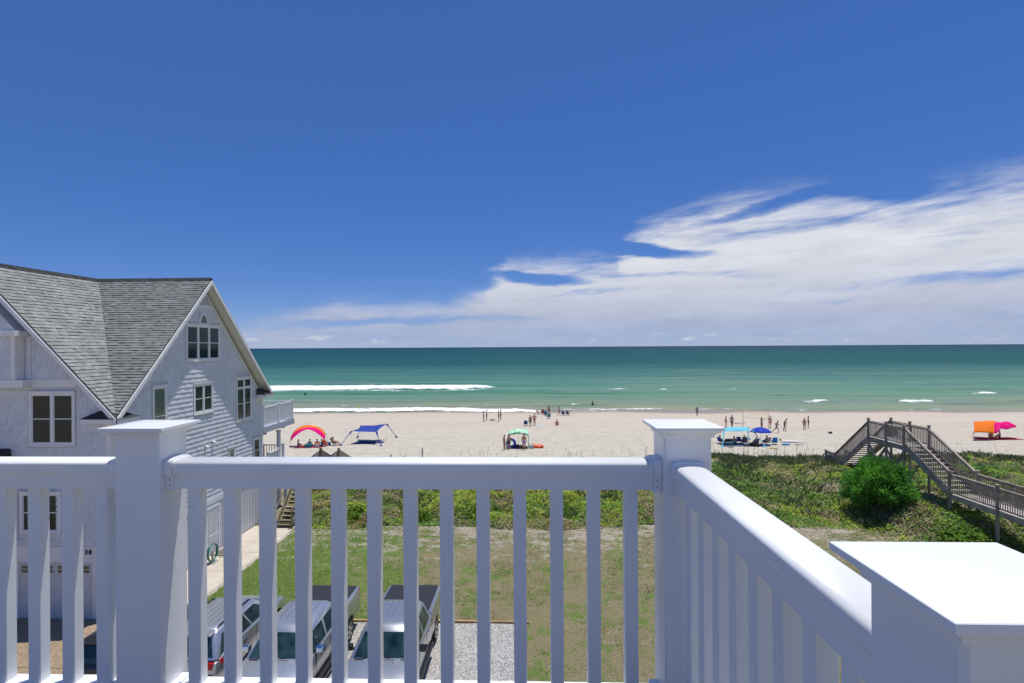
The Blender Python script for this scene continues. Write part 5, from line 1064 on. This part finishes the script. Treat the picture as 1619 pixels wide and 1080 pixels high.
# ------------------------------------------------------------------ beach furniture
alu = mat('aluminium', (.55,.56,.58), .4, .5, .8)
def beach_chair(label, x, y, face, col, big=1.):
    t = thing('beach_chair', label, 'beach chair', (x, y, G(x, y)), -R(face), 'low beach chairs on the sand'); f = cloth(col); s = big
    q = MB(); q.sheet(lambda u, v: ((u-.5)*.52*s, (-.08+.46*v)*s, (.20+.07*v-.03*math.sin(math.pi*v))*s), 4, 5); q.build('seat', f, t, solid=.012, smooth=True)
    q = MB(); q.sheet(lambda u, v: ((u-.5)*.52*s*(1-.08*v), (-.10-.34*v-.03*math.sin(math.pi*u))*s, (.20+.62*v)*s), 4, 6); q.build('backrest', f, t, solid=.012, smooth=True)
    for e in (-1, 1):
        X = e*.275*s
        MB().tube([(X,-.08*s,.19*s),(X*.95,-.45*s,.84*s)], .013, 6).build('back_tube', alu, t); MB().tube([(X,-.10*s,.20*s),(X,.40*s,.28*s)], .013, 6).build('seat_tube', alu, t)
        MB().tube([(X,.40*s,.27*s),(X,.36*s,.0),(X,-.30*s,.0),(X,-.26*s,.42*s)], .013, 6).build('leg', alu, t); MB().box(X-.03,X+.03,-.28*s,.30*s,.425*s,.45*s).build('armrest', blackp, t)
    return t
def blanket(label, cx_, cy_, w, d, rz, col, cat='blanket', name='beach_blanket', group=None):
    m = MB(); r = random.Random(label)
    def fn(u, v):
        X = (u-.5)*w; Y = (v-.5)*d; c, s = math.cos(rz), math.sin(rz); px, py = cx_+X*c-Y*s, cy_+X*s+Y*c; return (px, py, G(px, py) + .02 + .03*(pnoise(Vector((px*2.3, py*2.3, 1))) ) )
    m.sheet(fn, 10, 8); return tag(m.build(name, cloth(col), solid=.02, smooth=True), label, cat, group)
def box_thing(name, label, cat, x, y, w, d, h, col, rz=0., lid=None, group=None):
    t = thing(name, label, cat, (x, y, G(x, y)), rz, group); MB().hexa([(-w*.47,-d*.47,0),(w*.47,-d*.47,0),(w*.47,d*.47,0),(-w*.47,d*.47,0),(-w/2,-d/2,h*.85),(w/2,-d/2,h*.85),(w/2,d/2,h*.85),(-w/2,d/2,h*.85)]).build('body', cloth(col), t, bevel=.03, seg=3)
    MB().box(-w/2-.01, w/2+.01, -d/2-.01, d/2+.01, h*.852, h).build('lid', cloth(lid or col), t, bevel=.02); MB().tube([(-w*.4,0,h),(-w*.35,0,h+.09),(w*.35,0,h+.09),(w*.4,0,h)], .012, 6).build('handle', blackp, t); return t
def board(name, label, cat, x0, y0, x1, y1, w, col, th=.07, lift=.02, fins=True, rail_=None):
    z0, z1 = G(x0, y0)+lift, G(x1, y1)+lift; L = math.dist((x0,y0),(x1,y1)); t = thing(name, label, cat, (x0, y0, z0), math.atan2(y1-y0, x1-x0)); rings = []
    for i in range(15):
        u = i/14; hw = w/2*max(.03, math.sin(math.pi*min(1, .06+u*.9))**.55)*(1-.15*u); zc = (z1-z0)*u + .06*max(0, u-.75)*4*.4
        rings.append([(u*L, a*hw, zc + b*th) for a, b in ((1,.5),(.75,.95),(0,1),(-.75,.95),(-1,.5),(-.7,.1),(0,0),(.7,.1))])
    MB().loft(rings).build('deck', cloth(col), t, smooth=True)
    if rail_: MB().box(.1*L, .45*L, -w*.33, w*.33, th+.002, th+.012).build('deck_pad', cloth(rail_), t)
    if fins:
        for yy in (-.12, .12): MB().prism([(.03*L, yy, th),(.11*L, yy, th),(.01*L, yy, th+.24)], (0,.012,0)).build('fin', blackp, t)
    return t
SANDZ = zb
# left canopy: orange and pink wind sail on an arched pole
def wind_sail(label, base0, base1, ht, wind, W_, n0, cols, sag, twist=0.):
    cx_, cy_ = (base0[0]+base1[0])/2, (base0[1]+base1[1])/2; t = thing('wind_sail_canopy', label, 'beach canopy', (cx_, cy_, G(cx_, cy_))); b0 = Vector((base0[0]-cx_, base0[1]-cy_, 0)); b1 = -b0
    arch = lambda s: b0.lerp(b1, .5 - .5*math.cos(math.pi*s)) + Vector((0,0,ht*math.sin(math.pi*s)**.75))
    MB().tube([arch(i/30) for i in range(31)], .022, 8).build('arch_pole', alu, t, smooth=True); wd = Vector(wind)
    def fn(u, v):
        s = n0 + u*(1-2*n0); p = arch(s); k = v*W_; return p + wd*k + Vector((0,0,-sag*v*v*(.4+.6*abs(2*u-1)) + .10*v*math.sin(u*9+v*3) + twist*v*(u-.5))) + Vector((0, .12*v*math.sin(u*7+1), 0))
    return t, fn, arch
t, fn, arch = wind_sail('arched orange and pink wind sail canopy beside the neighbouring deck', (-28.3, 63.4), (-24.2, 64.3), 2.35, (.30,-1.,-.16), 1.5, .14, None, .35)
MB().sheet(fn, 26, 8, mfun=lambda u, v: 0 if v < .5 else 1).build('sail', [mat('sail_orange', (.95,.26,.015), .6, .2, trans=.35), mat('sail_pink', (.90,.0,.26), .6, .2, trans=.35)], t, solid=.006, smooth=True)
blanket('crimson beach blanket under the left orange and pink canopy', -25.5, 62.4, 3.1, 1.7, .05, (.33,.045,.085))
# right canopy
t = thing('wind_sail_canopy', 'billowing orange and hot pink wind sail canopy at the far right of the beach', 'beach canopy', (54.2, 68.6, G(54.2, 68.6)))
LOW = [(52.7,67.0,-.32),(54.5,67.2,-.43),(55.8,67.5,-.55),(56.7,67.8,-.08),(57.7,68.0,-.08),(58.7,68.3,-.05)]; HIGH = [(55.6,70.4,.56),(56.9,70.3,.64),(57.8,70.1,.62),(58.5,69.9,.48),(59.2,69.7,.46),(59.9,69.4,.16)]
def along(c, u):
    k = min(int(u*5), 4); f = u*5 - k; f = f*f*(3-2*f)*.5 + f*.5; return Vector(c[k]).lerp(Vector(c[k+1]), f)
def fn2(u, v):
    p = along(LOW, u).lerp(along(HIGH, u), v); q = p - Vector(t.location); return q + Vector((0, -.10*math.sin(u*6.), .50*math.sin(math.pi*v)*(1-.45*u) + .09*math.sin(u*15+v*4)*(.35+u) + .10*math.sin(math.pi*u)*(1-v)))
MB().tube([fn2(0, i/20) + Vector((-.03,0,0)) for i in range(21)], .022, 8).build('arch_pole', alu, t, smooth=True)
e0, e1 = fn2(0,0), fn2(0,1); MB().tube([e0, Vector((e0.x-.15, e0.y-.3, -.1))], .022, 8).build('pole_foot', alu, t); MB().tube([e1, Vector((e1.x+.1, e1.y+.3, -.1))], .022, 8).build('pole_foot', alu, t)
MB().sheet(fn2, 24, 12, mfun=lambda u, v: 0 if u < .30 + .07*v else 1).build('sail', [MATS['sail_orange'], MATS['sail_pink']], t, solid=.006, smooth=True)
blanket('dark red beach blanket under the far right canopy', 56.8, 68.55, 4.7, 2.0, .02, (.30,.03,.045)); blanket('pale blue towel at the left corner of the dark red blanket', 54.9, 67.6, 1.1, .6, .1, (.45,.6,.72), 'towel', 'beach_towel')
# blue four-legged canopy with sandbags
def bag_canopy(label, feet, corner_z, inset, col, top_sag, squash=1.):
    cx_ = sum(f[0] for f in feet)/4; cy_ = sum(f[1] for f in feet)/4; z0 = G(cx_, cy_); t = thing('shade_canopy', label, 'beach canopy', (cx_, cy_, z0)); f = mat('canopy_'+str(len(label)), col, .7, .2, trans=.3)
    F = [Vector((a-cx_, b-cy_, 0)) for a, b in feet]; C = []
    for i, p in enumerate(F): C.append(Vector((p.x*inset, p.y*inset*squash, corner_z[i])))
    def fn(u, v):
        p = C[0].lerp(C[1], u).lerp(C[3].lerp(C[2], u), v); e = 4*u*(1-u)*4*v*(1-v); edge = .14*(1-abs(2*u-1))*abs(2*v-1) + .14*(1-abs(2*v-1))*abs(2*u-1)
        k = 1 - edge*1.0; return Vector((p.x*k, p.y*k, p.z - top_sag*e - .12*edge*4))
    MB().sheet(fn, 14, 14).build('sail', f, t, solid=.008, smooth=True)
    for i, p in enumerate(F):
        c = C[i]; MB().loft([[c.lerp(p, k) + Vector((math.cos(a)*r, math.sin(a)*r*.6, 0)) for a in (0,1.57,3.14,4.71)] for k, r in ((0,.16),(.2,.07),(.6,.035),(.86,.05),(.95,.17),(1.,.20))]).build('corner_strap', f, t)
        q = Vector((c.x*.98, c.y*.98, 0)); MB().tube([q, c - Vector((0,0,.03))], .016, 6).build('pole', alu, t)
    return t
bag_canopy('dark blue shade canopy on four poles with sandbag straps', [(-22.31,63.36),(-17.34,62.92),(-17.1,69.3),(-22.2,69.3)], [1.55,1.5,1.9,1.7], .62, (.045,.08,.40), .18)
bag_canopy('light blue shade canopy over a group of seated beachgoers', [(21.39,61.93),(26.35,62.3),(26.6,67.6),(21.2,67.2)], [1.62,1.68,1.78,1.72], .68, (.20,.68,.86), -.25, .55)
# blue parasol
t = thing('beach_umbrella', 'royal blue beach umbrella beside the light blue canopy', 'umbrella', (26.56, 64.14, G(26.56, 64.14)))
MB().tube([(0,0,-.2),(0,0,2.05)], .02, 8).build('pole', alu, t)
blu_u = mat('umbrella_blue', (.025,.06,.52), .7, .2, trans=.25)
for i in range(8):
    a0, a1 = i*math.pi/4, (i+1)*math.pi/4
    def fnu(u, v):
        a = a0 + (a1-a0)*u; r = 1.22*v*(1 - .05*math.sin(math.pi*u)*v); return (r*math.cos(a), r*math.sin(a), 2.02 - .50*v**1.8 - .03*math.sin(math.pi*u)*v)
    MB().sheet(fnu, 4, 6).build('canopy_panel', blu_u, t, smooth=True, solid=.004)
    MB().tube([(0,0,1.99),(.6*math.cos(a0),.6*math.sin(a0),1.84),(1.2*math.cos(a0),1.2*math.sin(a0),1.50)], .006, 5).build('rib', alu, t)
# green cabana
t = thing('beach_cabana', 'pale green patterned beach cabana with three bathers in front of it', 'beach canopy', (-1.4, 62.2, G(-1.4, 62.2)))
def cab_mat():
    k = NT('cabana_print'); n = k.voro(3.6); return k.out(k.mix(k.ss(n, .34, .44), (.72,.86,.72), (.28,.62,.38)), .8, None, .2)
cabm = cab_mat()
def fnc(u, v):
    X = (u-.5)*2.3; Y = (v-.5)*2.2; return (X, Y, 2.05 - .42*(abs(2*u-1)**1.8*.6 + abs(2*v-1)**1.8*.4) )
MB().sheet(fnc, 12, 12).build('roof', cabm, t, solid=.006, smooth=True)
for (a, b) in (((-1.15,-1.1),(1.15,-1.1)), ((1.15,-1.1),(1.15,1.1)), ((-1.15,-1.1),(-1.15,1.1)), ((-1.15,1.1),(1.15,1.1))):
    def fnv(u, v, a=a, b=b):
        x = a[0]+(b[0]-a[0])*u; y = a[1]+(b[1]-a[1])*u; uu = x/2.3+.5; vv = y/2.2+.5; z = 2.05 - .42*(abs(2*uu-1)**1.8*.6 + abs(2*vv-1)**1.8*.4); return (x*1.002, y*1.002, z - .001 - .22*v - .02*math.sin(u*24)*v)
    MB().sheet(fnv, 14, 2).build('valance', cabm, t, solid=.005, smooth=True)
MB().tube([(0,0,-.1),(0,0,2.05)], .02, 8).build('pole', alu, t)
for s in (-1, 1):
    for q in (-1, 1): MB().loft([[Vector((s*1.12,q*1.08,1.45)).lerp(Vector((s*(1.15 if s > 0 else 1.55),q*1.2,0)), k) + Vector((math.cos(a)*r, math.sin(a)*r, 0)) for a in (0,1.57,3.14,4.71)] for k, r in ((0,.05),(.5,.03),(.9,.05),(1.,.13))]).build('corner_strap', cabm, t)
# volleyball net
t = thing('volleyball_net', 'yellow taped volleyball net strung between two slim poles', 'net', (0,0,0)); A, B = Vector((30.8,80.5,G(30.8,80.5))), Vector((33.25,77.8,G(33.25,77.8))); yel = mat('net_yellow', (.75,.68,.18), .6)
for p, l in ((A, 2.45), (B, 2.35)): MB().tube([p - Vector((0,0,.3)), p + Vector((0,0,l))], .035, 8).build('pole', mat('pole_olive', (.42,.42,.16), .6), t)
for z in (2.25, 1.45): MB().tube([A.lerp(B, i/10) + Vector((0,0,z - .16*math.sin(math.pi*i/10))) for i in range(11)], .028, 6).build('tape', yel, t)
m = MB()
for i in range(1, 24): p = A.lerp(B, i/24); s_ = .16*math.sin(math.pi*i/24); m.tube([p + Vector((0,0,2.25-s_)), p + Vector((0,0,1.45-s_))], .004, 4)
m.build('mesh_cord', mat('net_cord', (.5,.5,.45), .8), t)
# small low round game net
t = thing('game_net', 'low round yellow game net on the sand between four bathers', 'game net', (-6.17, 87.9, G(-6.17, 87.9)))
MB().tube([(.45*math.cos(a), .45*math.sin(a), .22) for a in [i*math.pi/10 for i in range(20)]], .02, 6, closed=True).build('hoop', blackp, t)
for i in range(5): a = i*1.2566; MB().tube([(.45*math.cos(a),.45*math.sin(a),.22),(.47*math.cos(a),.47*math.sin(a),0)], .03, 6).build('leg', yel, t)
MB().lathe([(.001,.205),(.44,.21),(.44,.215),(.001,.21)], 'z', (0,0,0), 20).build('webbing', mat('net_web', (.16,.14,.05), .8), t)

# beachgoers, left to right along the shore
P_ = person
P_('bather in blue shorts, leftmost of the four round the low yellow net', -7.51, 86.9, 90, 1.72, 'relaxed', 1, 0, (.20,.24,.34))
P_('bather in purple shorts, second from left by the low yellow net', -7.15, 88.5, 100, 1.78, 'point', 1, 1, (.20,.15,.36))
P_('sunburnt bather in dark red shorts, nearer of the two right of the yellow net', -5.09, 86.9, -90, 1.80, 'point', 1, 1, (.16,.05,.07))
P_('bather half hidden behind the one in dark red shorts', -4.88, 89.0, -80, 1.80, 'stand', 2, 1, (.22,.08,.09))
P_('slim bather in pink swimsuit standing at the left end of the green cabana', -2.95, 60.4, 60, 1.68, 'stand', 1, 1, (.55,.22,.24), band=(.55,.22,.24))
P_('shirtless bather in navy shorts at the left of the green cabana', -2.42, 60.6, -30, 1.72, 'relaxed', 1, 0, (.035,.035,.08))
P_('shirtless bather in lilac shorts in front of the green cabana', -.76, 60.4, 10, 1.82, 'stand', 1, 0, (.42,.24,.50))
P_('bather in black shorts standing beside the dark blue chair', -.07, 80.6, -20, 1.74, 'stand', 1, 0, (.03,.03,.04))
P_('bather in red swimsuit with hands on hips', .55, 81.7, 10, 1.80, 'hips', 0, 1, (.42,.05,.07), band=(.52,.10,.12))
P_('person in a pink top sitting on the sand with crossed legs', 3.91, 82.1, 180, 1.75, 'ground', 0, 1, (.10,.10,.12), top=(.62,.20,.24))
P_('shirtless person in black shorts standing near the water with one hand at the head', 3.24, 97.2, 20, 1.76, 'armup', 1, 0, (.02,.02,.025))
P_('person in a long lilac skirt walking away from the beach chairs', 4.95, 95.6, -75, 1.70, 'walk', 1, 0, (.34,.22,.42), band=(.6,.3,.4))
P_('person in a white hat strolling alone at the water edge', 28.47, 94.7, 20, 1.66, 'walk', 1, 1, (.18,.18,.25), top=(.30,.29,.36), hat=(.75,.75,.72))
P_('bather in a coral swimsuit at the left of the volleyball net', 27.95, 79.4, 80, 1.62, 'relaxed', 0, 1, (.6,.2,.16), band=(.6,.2,.16))
P_('shirtless bather in grey shorts with legs apart left of the volleyball net', 28.75, 79.3, 30, 1.82, 'walk', 1, 0, (.13,.14,.20))
P_('volleyball player behind the blue umbrella with raised arms', 32.0, 77.0, 60, 1.76, 'armup', 0, 1, (.16,.18,.32))
P_('bather in magenta shorts beside the right volleyball pole', 33.85, 78.6, 60, 1.80, 'walk', 0, 0, (.62,.10,.36))
P_('runner in a grey shirt and shorts sprinting right of the blue umbrella', 32.6, 73.8, 95, 1.78, 'run', 1, 0, (.17,.18,.22), top=(.24,.25,.29))
P_('bather in dark red shorts walking bent forward behind the runner', 34.47, 75.6, 100, 1.80, 'stoop', 1, 0, (.11,.05,.09))
P_('bather in a patterned swimsuit, left of the pair by the boardwalk', 37.64, 76.6, 185, 1.72, 'stand', 0, 1, (.40,.14,.15), top=(.38,.26,.2), band=(.38,.26,.2))
P_('bather in navy shorts and white cap, right of the pair by the boardwalk', 39.1, 78.5, 110, 1.80, 'relaxed', 1, 0, (.03,.04,.11), hat=(.78,.78,.76))
P_('swimmer standing waist deep in the green water', 12.56, 111.4, 0, 1.75, 'hips', 2, 0, (.03,.03,.04), z=SEA-.62)
P_('child in a lime shirt standing in the foam at the left', -33.7, 106.6, 90, 1.45, 'stand', 0, 1, (.3,.5,.05), top=(.55,.85,.05), z=SEA-.45)
P_('distant swimmer in dark top in the left breaker', -58.0, 139.0, 0, 1.7, 'stand', 2, 0, (.03,.03,.04), top=(.03,.03,.04), z=SEA-.9)
# chairs and sitters
beach_chair('dark blue beach chair left of the bather in black shorts', -.75, 81.7, 0, (.03,.085,.32))
beach_chair('small pink chair farthest left in the group at the water', 1.4, 97.7, 60, (.75,.30,.36))
beach_chair('chair behind the red sitter near the water', 2.24, 97.7, 20, (.35,.05,.07)); P_('sitter in red near the water', 2.24, 97.72, 20, 1.65, 'sit', 1, 0, (.3,.04,.06), top=(.35,.05,.07))
beach_chair('bright blue chair in the group at the water', 2.63, 95.3, 10, (.03,.13,.42)); P_('sitter in a blue chair near the water', 2.63, 95.32, 10, 1.65, 'sit', 1, 1, (.1,.1,.2), top=(.05,.14,.4))
beach_chair('teal beach chair standing alone nearest the camera in the water group', 2.98, 91.2, -10, (.04,.30,.33), 1.05)
beach_chair('navy chair, left of the empty pair near the water', 5.71, 95.6, 25, (.05,.07,.20)); beach_chair('slate blue chair, right of the empty pair near the water', 6.48, 95.6, 25, (.09,.14,.22))
beach_chair('navy chair at the left end under the light blue canopy', 22.3, 65.0, 60, (.03,.06,.30)); P_('sitter with dark cap in the leftmost chair of the light blue canopy', 22.3, 65.02, 60, 1.7, 'sit', 1, 0, (.05,.07,.2), top=(.05,.08,.26), hat=(.04,.04,.06))
beach_chair('grey chair below the middle of the light blue canopy', 23.45, 64.1, 5, (.20,.22,.27)); P_('sitter in a grey lilac shirt under the middle of the light blue canopy', 23.45, 64.12, 5, 1.8, 'sit', 1, 0, (.1,.1,.16), top=(.22,.20,.27))
beach_chair('wide grey chair under the right half of the light blue canopy', 24.79, 64.6, 5, (.24,.26,.31), 1.1); P_('sitter in the wide grey chair under the light blue canopy', 24.79, 64.62, 5, 1.8, 'sit', 1, 0, (.1,.1,.16), top=(.15,.16,.2))
beach_chair('empty blue chair behind the wide grey chair', 24.35, 65.3, 5, (.05,.20,.46))
beach_chair('blue grey chair just left of the umbrella pole', 25.8, 63.7, 0, (.15,.18,.27)); P_('sitter left of the umbrella pole', 25.8, 63.72, 0, 1.72, 'sit', 1, 0, (.06,.06,.09), top=(.14,.16,.24))
beach_chair('pale grey chair right of the umbrella pole', 27.35, 64.4, -10, (.34,.35,.36), 1.1); P_('shirtless sitter with dark cap right of the umbrella pole', 27.25, 64.42, -10, 1.78, 'sit', 0, 0, (.1,.1,.14), hat=(.04,.03,.05))
beach_chair('bright blue empty chair at the right end of the group', 28.2, 64.4, 10, (.02,.20,.62), 1.05)
blanket('dark ground sheet under the light blue canopy', 24.2, 64.0, 4.6, 2.6, .0, (.10,.13,.19))
box_thing('cooler', 'black soft cooler left of the umbrella group sitters', 'cooler', 25.05, 63.2, .55, .35, .36, (.025,.025,.03)); box_thing('cooler', 'black cooler bag with white patches in front of the blue grey chair', 'cooler', 25.5, 62.8, .6, .35, .30, (.03,.028,.026)); box_thing('cooler', 'grey tub in front of the wide grey chair', 'cooler', 24.5, 63.1, .6, .4, .34, (.22,.24,.30), lid=(.3,.32,.36)); box_thing('cooler', 'teal cooler under the left half of the light blue canopy', 'cooler', 22.75, 63.5, .8, .5, .42, (.09,.20,.25)); box_thing('beach_bag', 'dark maroon bag hanging behind the teal cooler', 'bag', 22.95, 64.3, .8, .25, .62, (.06,.03,.05))
board('skim_board', 'small brown board lying in front of the light blue canopy', 'board', 22.0, 61.95, 22.62, 61.9, .35, (.20,.15,.09), .04, .01, False)
board('body_board', 'yellow body board lying right of the blue umbrella', 'board', 26.3, 61.45, 27.3, 61.3, .5, (.72,.55,.18), .06, .02, False)
board('surfboard', 'white surfboard lying on the sand right of the blue chair', 'surfboard', 29.55, 66.2, 31.9, 65.0, .6, (.78,.79,.78), .10, .12, True)
board('body_board', 'bright blue oval board propped against the white surfboard', 'board', 28.75, 63.75, 29.75, 63.8, .75, (.02,.24,.62), .07, .05, False)
board('paddle_board', 'pale board lying by the left volleyball pole', 'board', 30.4, 83.9, 32.4, 83.5, .6, (.62,.62,.64), .10, .15, False)
board('body_board', 'blue body board floating in the foam near the lime shirted child', 'board', -32.4, 105.0, -31.2, 105.1, .5, (.03,.06,.28), .06, .30, False)
t = thing('driftwood', 'thin driftwood branch lying below the white surfboard', 'branch', (30.2, 63.6, G(30.2, 63.6)))
MB().tube([(0,0,.05),(.6,.1,.06),(1.7,.25,.25)], [.03,.025,.01], 6).build('branch', MATS['stick_dark'], t); MB().tube([(.4,.05,.05),(.1,-.2,.12),(-.1,-.1,.2)], [.02,.012,.006], 5).build('twig', MATS['stick_dark'], t)
box_thing('beach_bag', 'small dark bag alone on the sand left of the boardwalk', 'bag', 39.3, 73.2, .4, .3, .22, (.05,.045,.04)); box_thing('beach_bag', 'small dark bag alone on the sand left of the far right canopy', 'bag', 46.9, 72.3, .9, .5, .28, (.03,.03,.035))
blanket('pale blue towel on the sand right of the bather in red', 1.3, 81.3, 1.1, .9, .1, (.50,.64,.70), 'towel', 'beach_towel')
# floats and baggage at the green cabana
t = thing('swim_ring', 'bright blue inflatable ring leaning by the green cabana', 'swim ring', (-2.25, 62.4, G(-2.25, 62.4)+.42), 0); t.rotation_euler = (R(62), 0, 0)
MB().tube([(.42*math.cos(a), .42*math.sin(a), 0) for a in [i*math.pi/14 for i in range(28)]], .15, 10, closed=True).build('tube', mat('ring_blue', (.01,.12,.75), .3, .5), t, smooth=True); MB().tube([(.18,0,.13),(.18,0,.2)], .012, 6).build('valve', trim, t)
t = thing('inflatable_boat', 'small orange inflatable boat right of the green cabana', 'inflatable boat', (.8, 62.0, G(.8, 62.0)+.16))
MB().tube([(.52*math.cos(a), .34*math.sin(a), 0) for a in [i*math.pi/14 for i in range(28)]], .15, 10, closed=True).build('tube', mat('boat_orange', (.75,.10,.02), .35, .5), t, smooth=True); MB().lathe([(.001,-.1),(.4,-.1),(.4,-.06),(.001,-.06)], 'z', (0,0,0), 16).build('floor', cloth((.5,.6,.66)), t)
blanket('dark blanket spread under the green cabana', -1.2, 62.0, 1.9, 1.5, 0., (.10,.085,.10))
box_thing('beach_bag', 'dark blue bag under the middle of the green cabana', 'bag', -1.6, 61.7, .5, .35, .34, (.06,.07,.15)); box_thing('beach_bag', 'brown bag under the green cabana beside the lilac shorts', 'bag', -1.15, 61.6, .45, .35, .30, (.20,.15,.12)); box_thing('beach_bag', 'pale striped bag at the right foot of the green cabana', 'bag', .05, 61.4, .55, .4, .36, (.42,.46,.50)); box_thing('beach_bag', 'peach coloured bag right of the green cabana', 'bag', .25, 62.4, .45, .35, .32, (.80,.42,.22))
# group under the left orange and pink canopy
P_('sitter in teal at the left end of the crimson blanket', -27.0, 62.6, 60, 1.7, 'ground', 1, 0, (.05,.1,.15), top=(.04,.16,.22)); P_('sitter with pink hat in the middle of the crimson blanket', -25.6, 62.5, 0, 1.7, 'ground', 1, 1, (.05,.2,.25), top=(.05,.24,.30), hat=(.6,.2,.35)); P_('sitter in lilac on the crimson blanket', -24.75, 62.6, -30, 1.7, 'ground', 1, 1, (.2,.2,.3), top=(.38,.30,.46)); P_('sitter in dark blue at the right end of the crimson blanket', -24.15, 62.5, -60, 1.75, 'ground', 1, 0, (.08,.1,.2), top=(.10,.14,.25))
beach_chair('orange beach chair at the right of the crimson blanket', -23.95, 62.9, 0, (.85,.16,.03)); box_thing('cooler', 'teal cooler on the crimson blanket', 'cooler', -25.5, 61.95, .75, .45, .42, (.05,.24,.30)); box_thing('beach_bag', 'coral bag on the crimson blanket', 'bag', -26.3, 62.0, .5, .35, .26, (.70,.22,.15)); box_thing('beach_bag', 'orange and white bag on the crimson blanket', 'bag', -24.5, 61.9, .42, .3, .50, (.60,.55,.62), lid=(.85,.25,.04))
beach_chair('dark brown beach chair right of the crimson blanket', -23.1, 63.6, 90, (.06,.05,.045), 1.05); P_('sunbather lying back in the dark brown chair', -23.1, 63.62, 90, 1.75, 'sit', 1, 0, (.05,.045,.04)); box_thing('beach_bag', 'bright blue bag left of the dark brown chair', 'bag', -23.85, 63.6, .55, .4, .34, (.02,.16,.50))
blanket('navy beach mat under the dark blue canopy', -19.3, 65.6, 3.0, 1.7, .05, (.05,.06,.16))
P_('person crouched under the far right canopy', 57.6, 69.2, -60, 1.75, 'ground', 1, 0, (.08,.07,.12)); P_('second person lying low under the far right canopy', 56.6, 69.3, 40, 1.6, 'ground', 1, 1, (.5,.3,.2))
# lower deck clutter of the neighbour
t = thing('beach_towel', 'orange and red beach towels hung in the neighbour lower deck', 'towel', (-17.2, 34.35, 2.96)); MB().sheet(lambda u, v: (-.9+1.1*u, .04*math.sin(u*9), 1.12 - .95*v), 10, 4).build('red_towel', cloth((.50,.04,.03)), t, solid=.01); MB().sheet(lambda u, v: (-1.4+.45*u, .04*math.sin(u*9), 1.12 - .95*v), 6, 4).build('orange_towel', cloth((.90,.22,.08)), t, solid=.01)
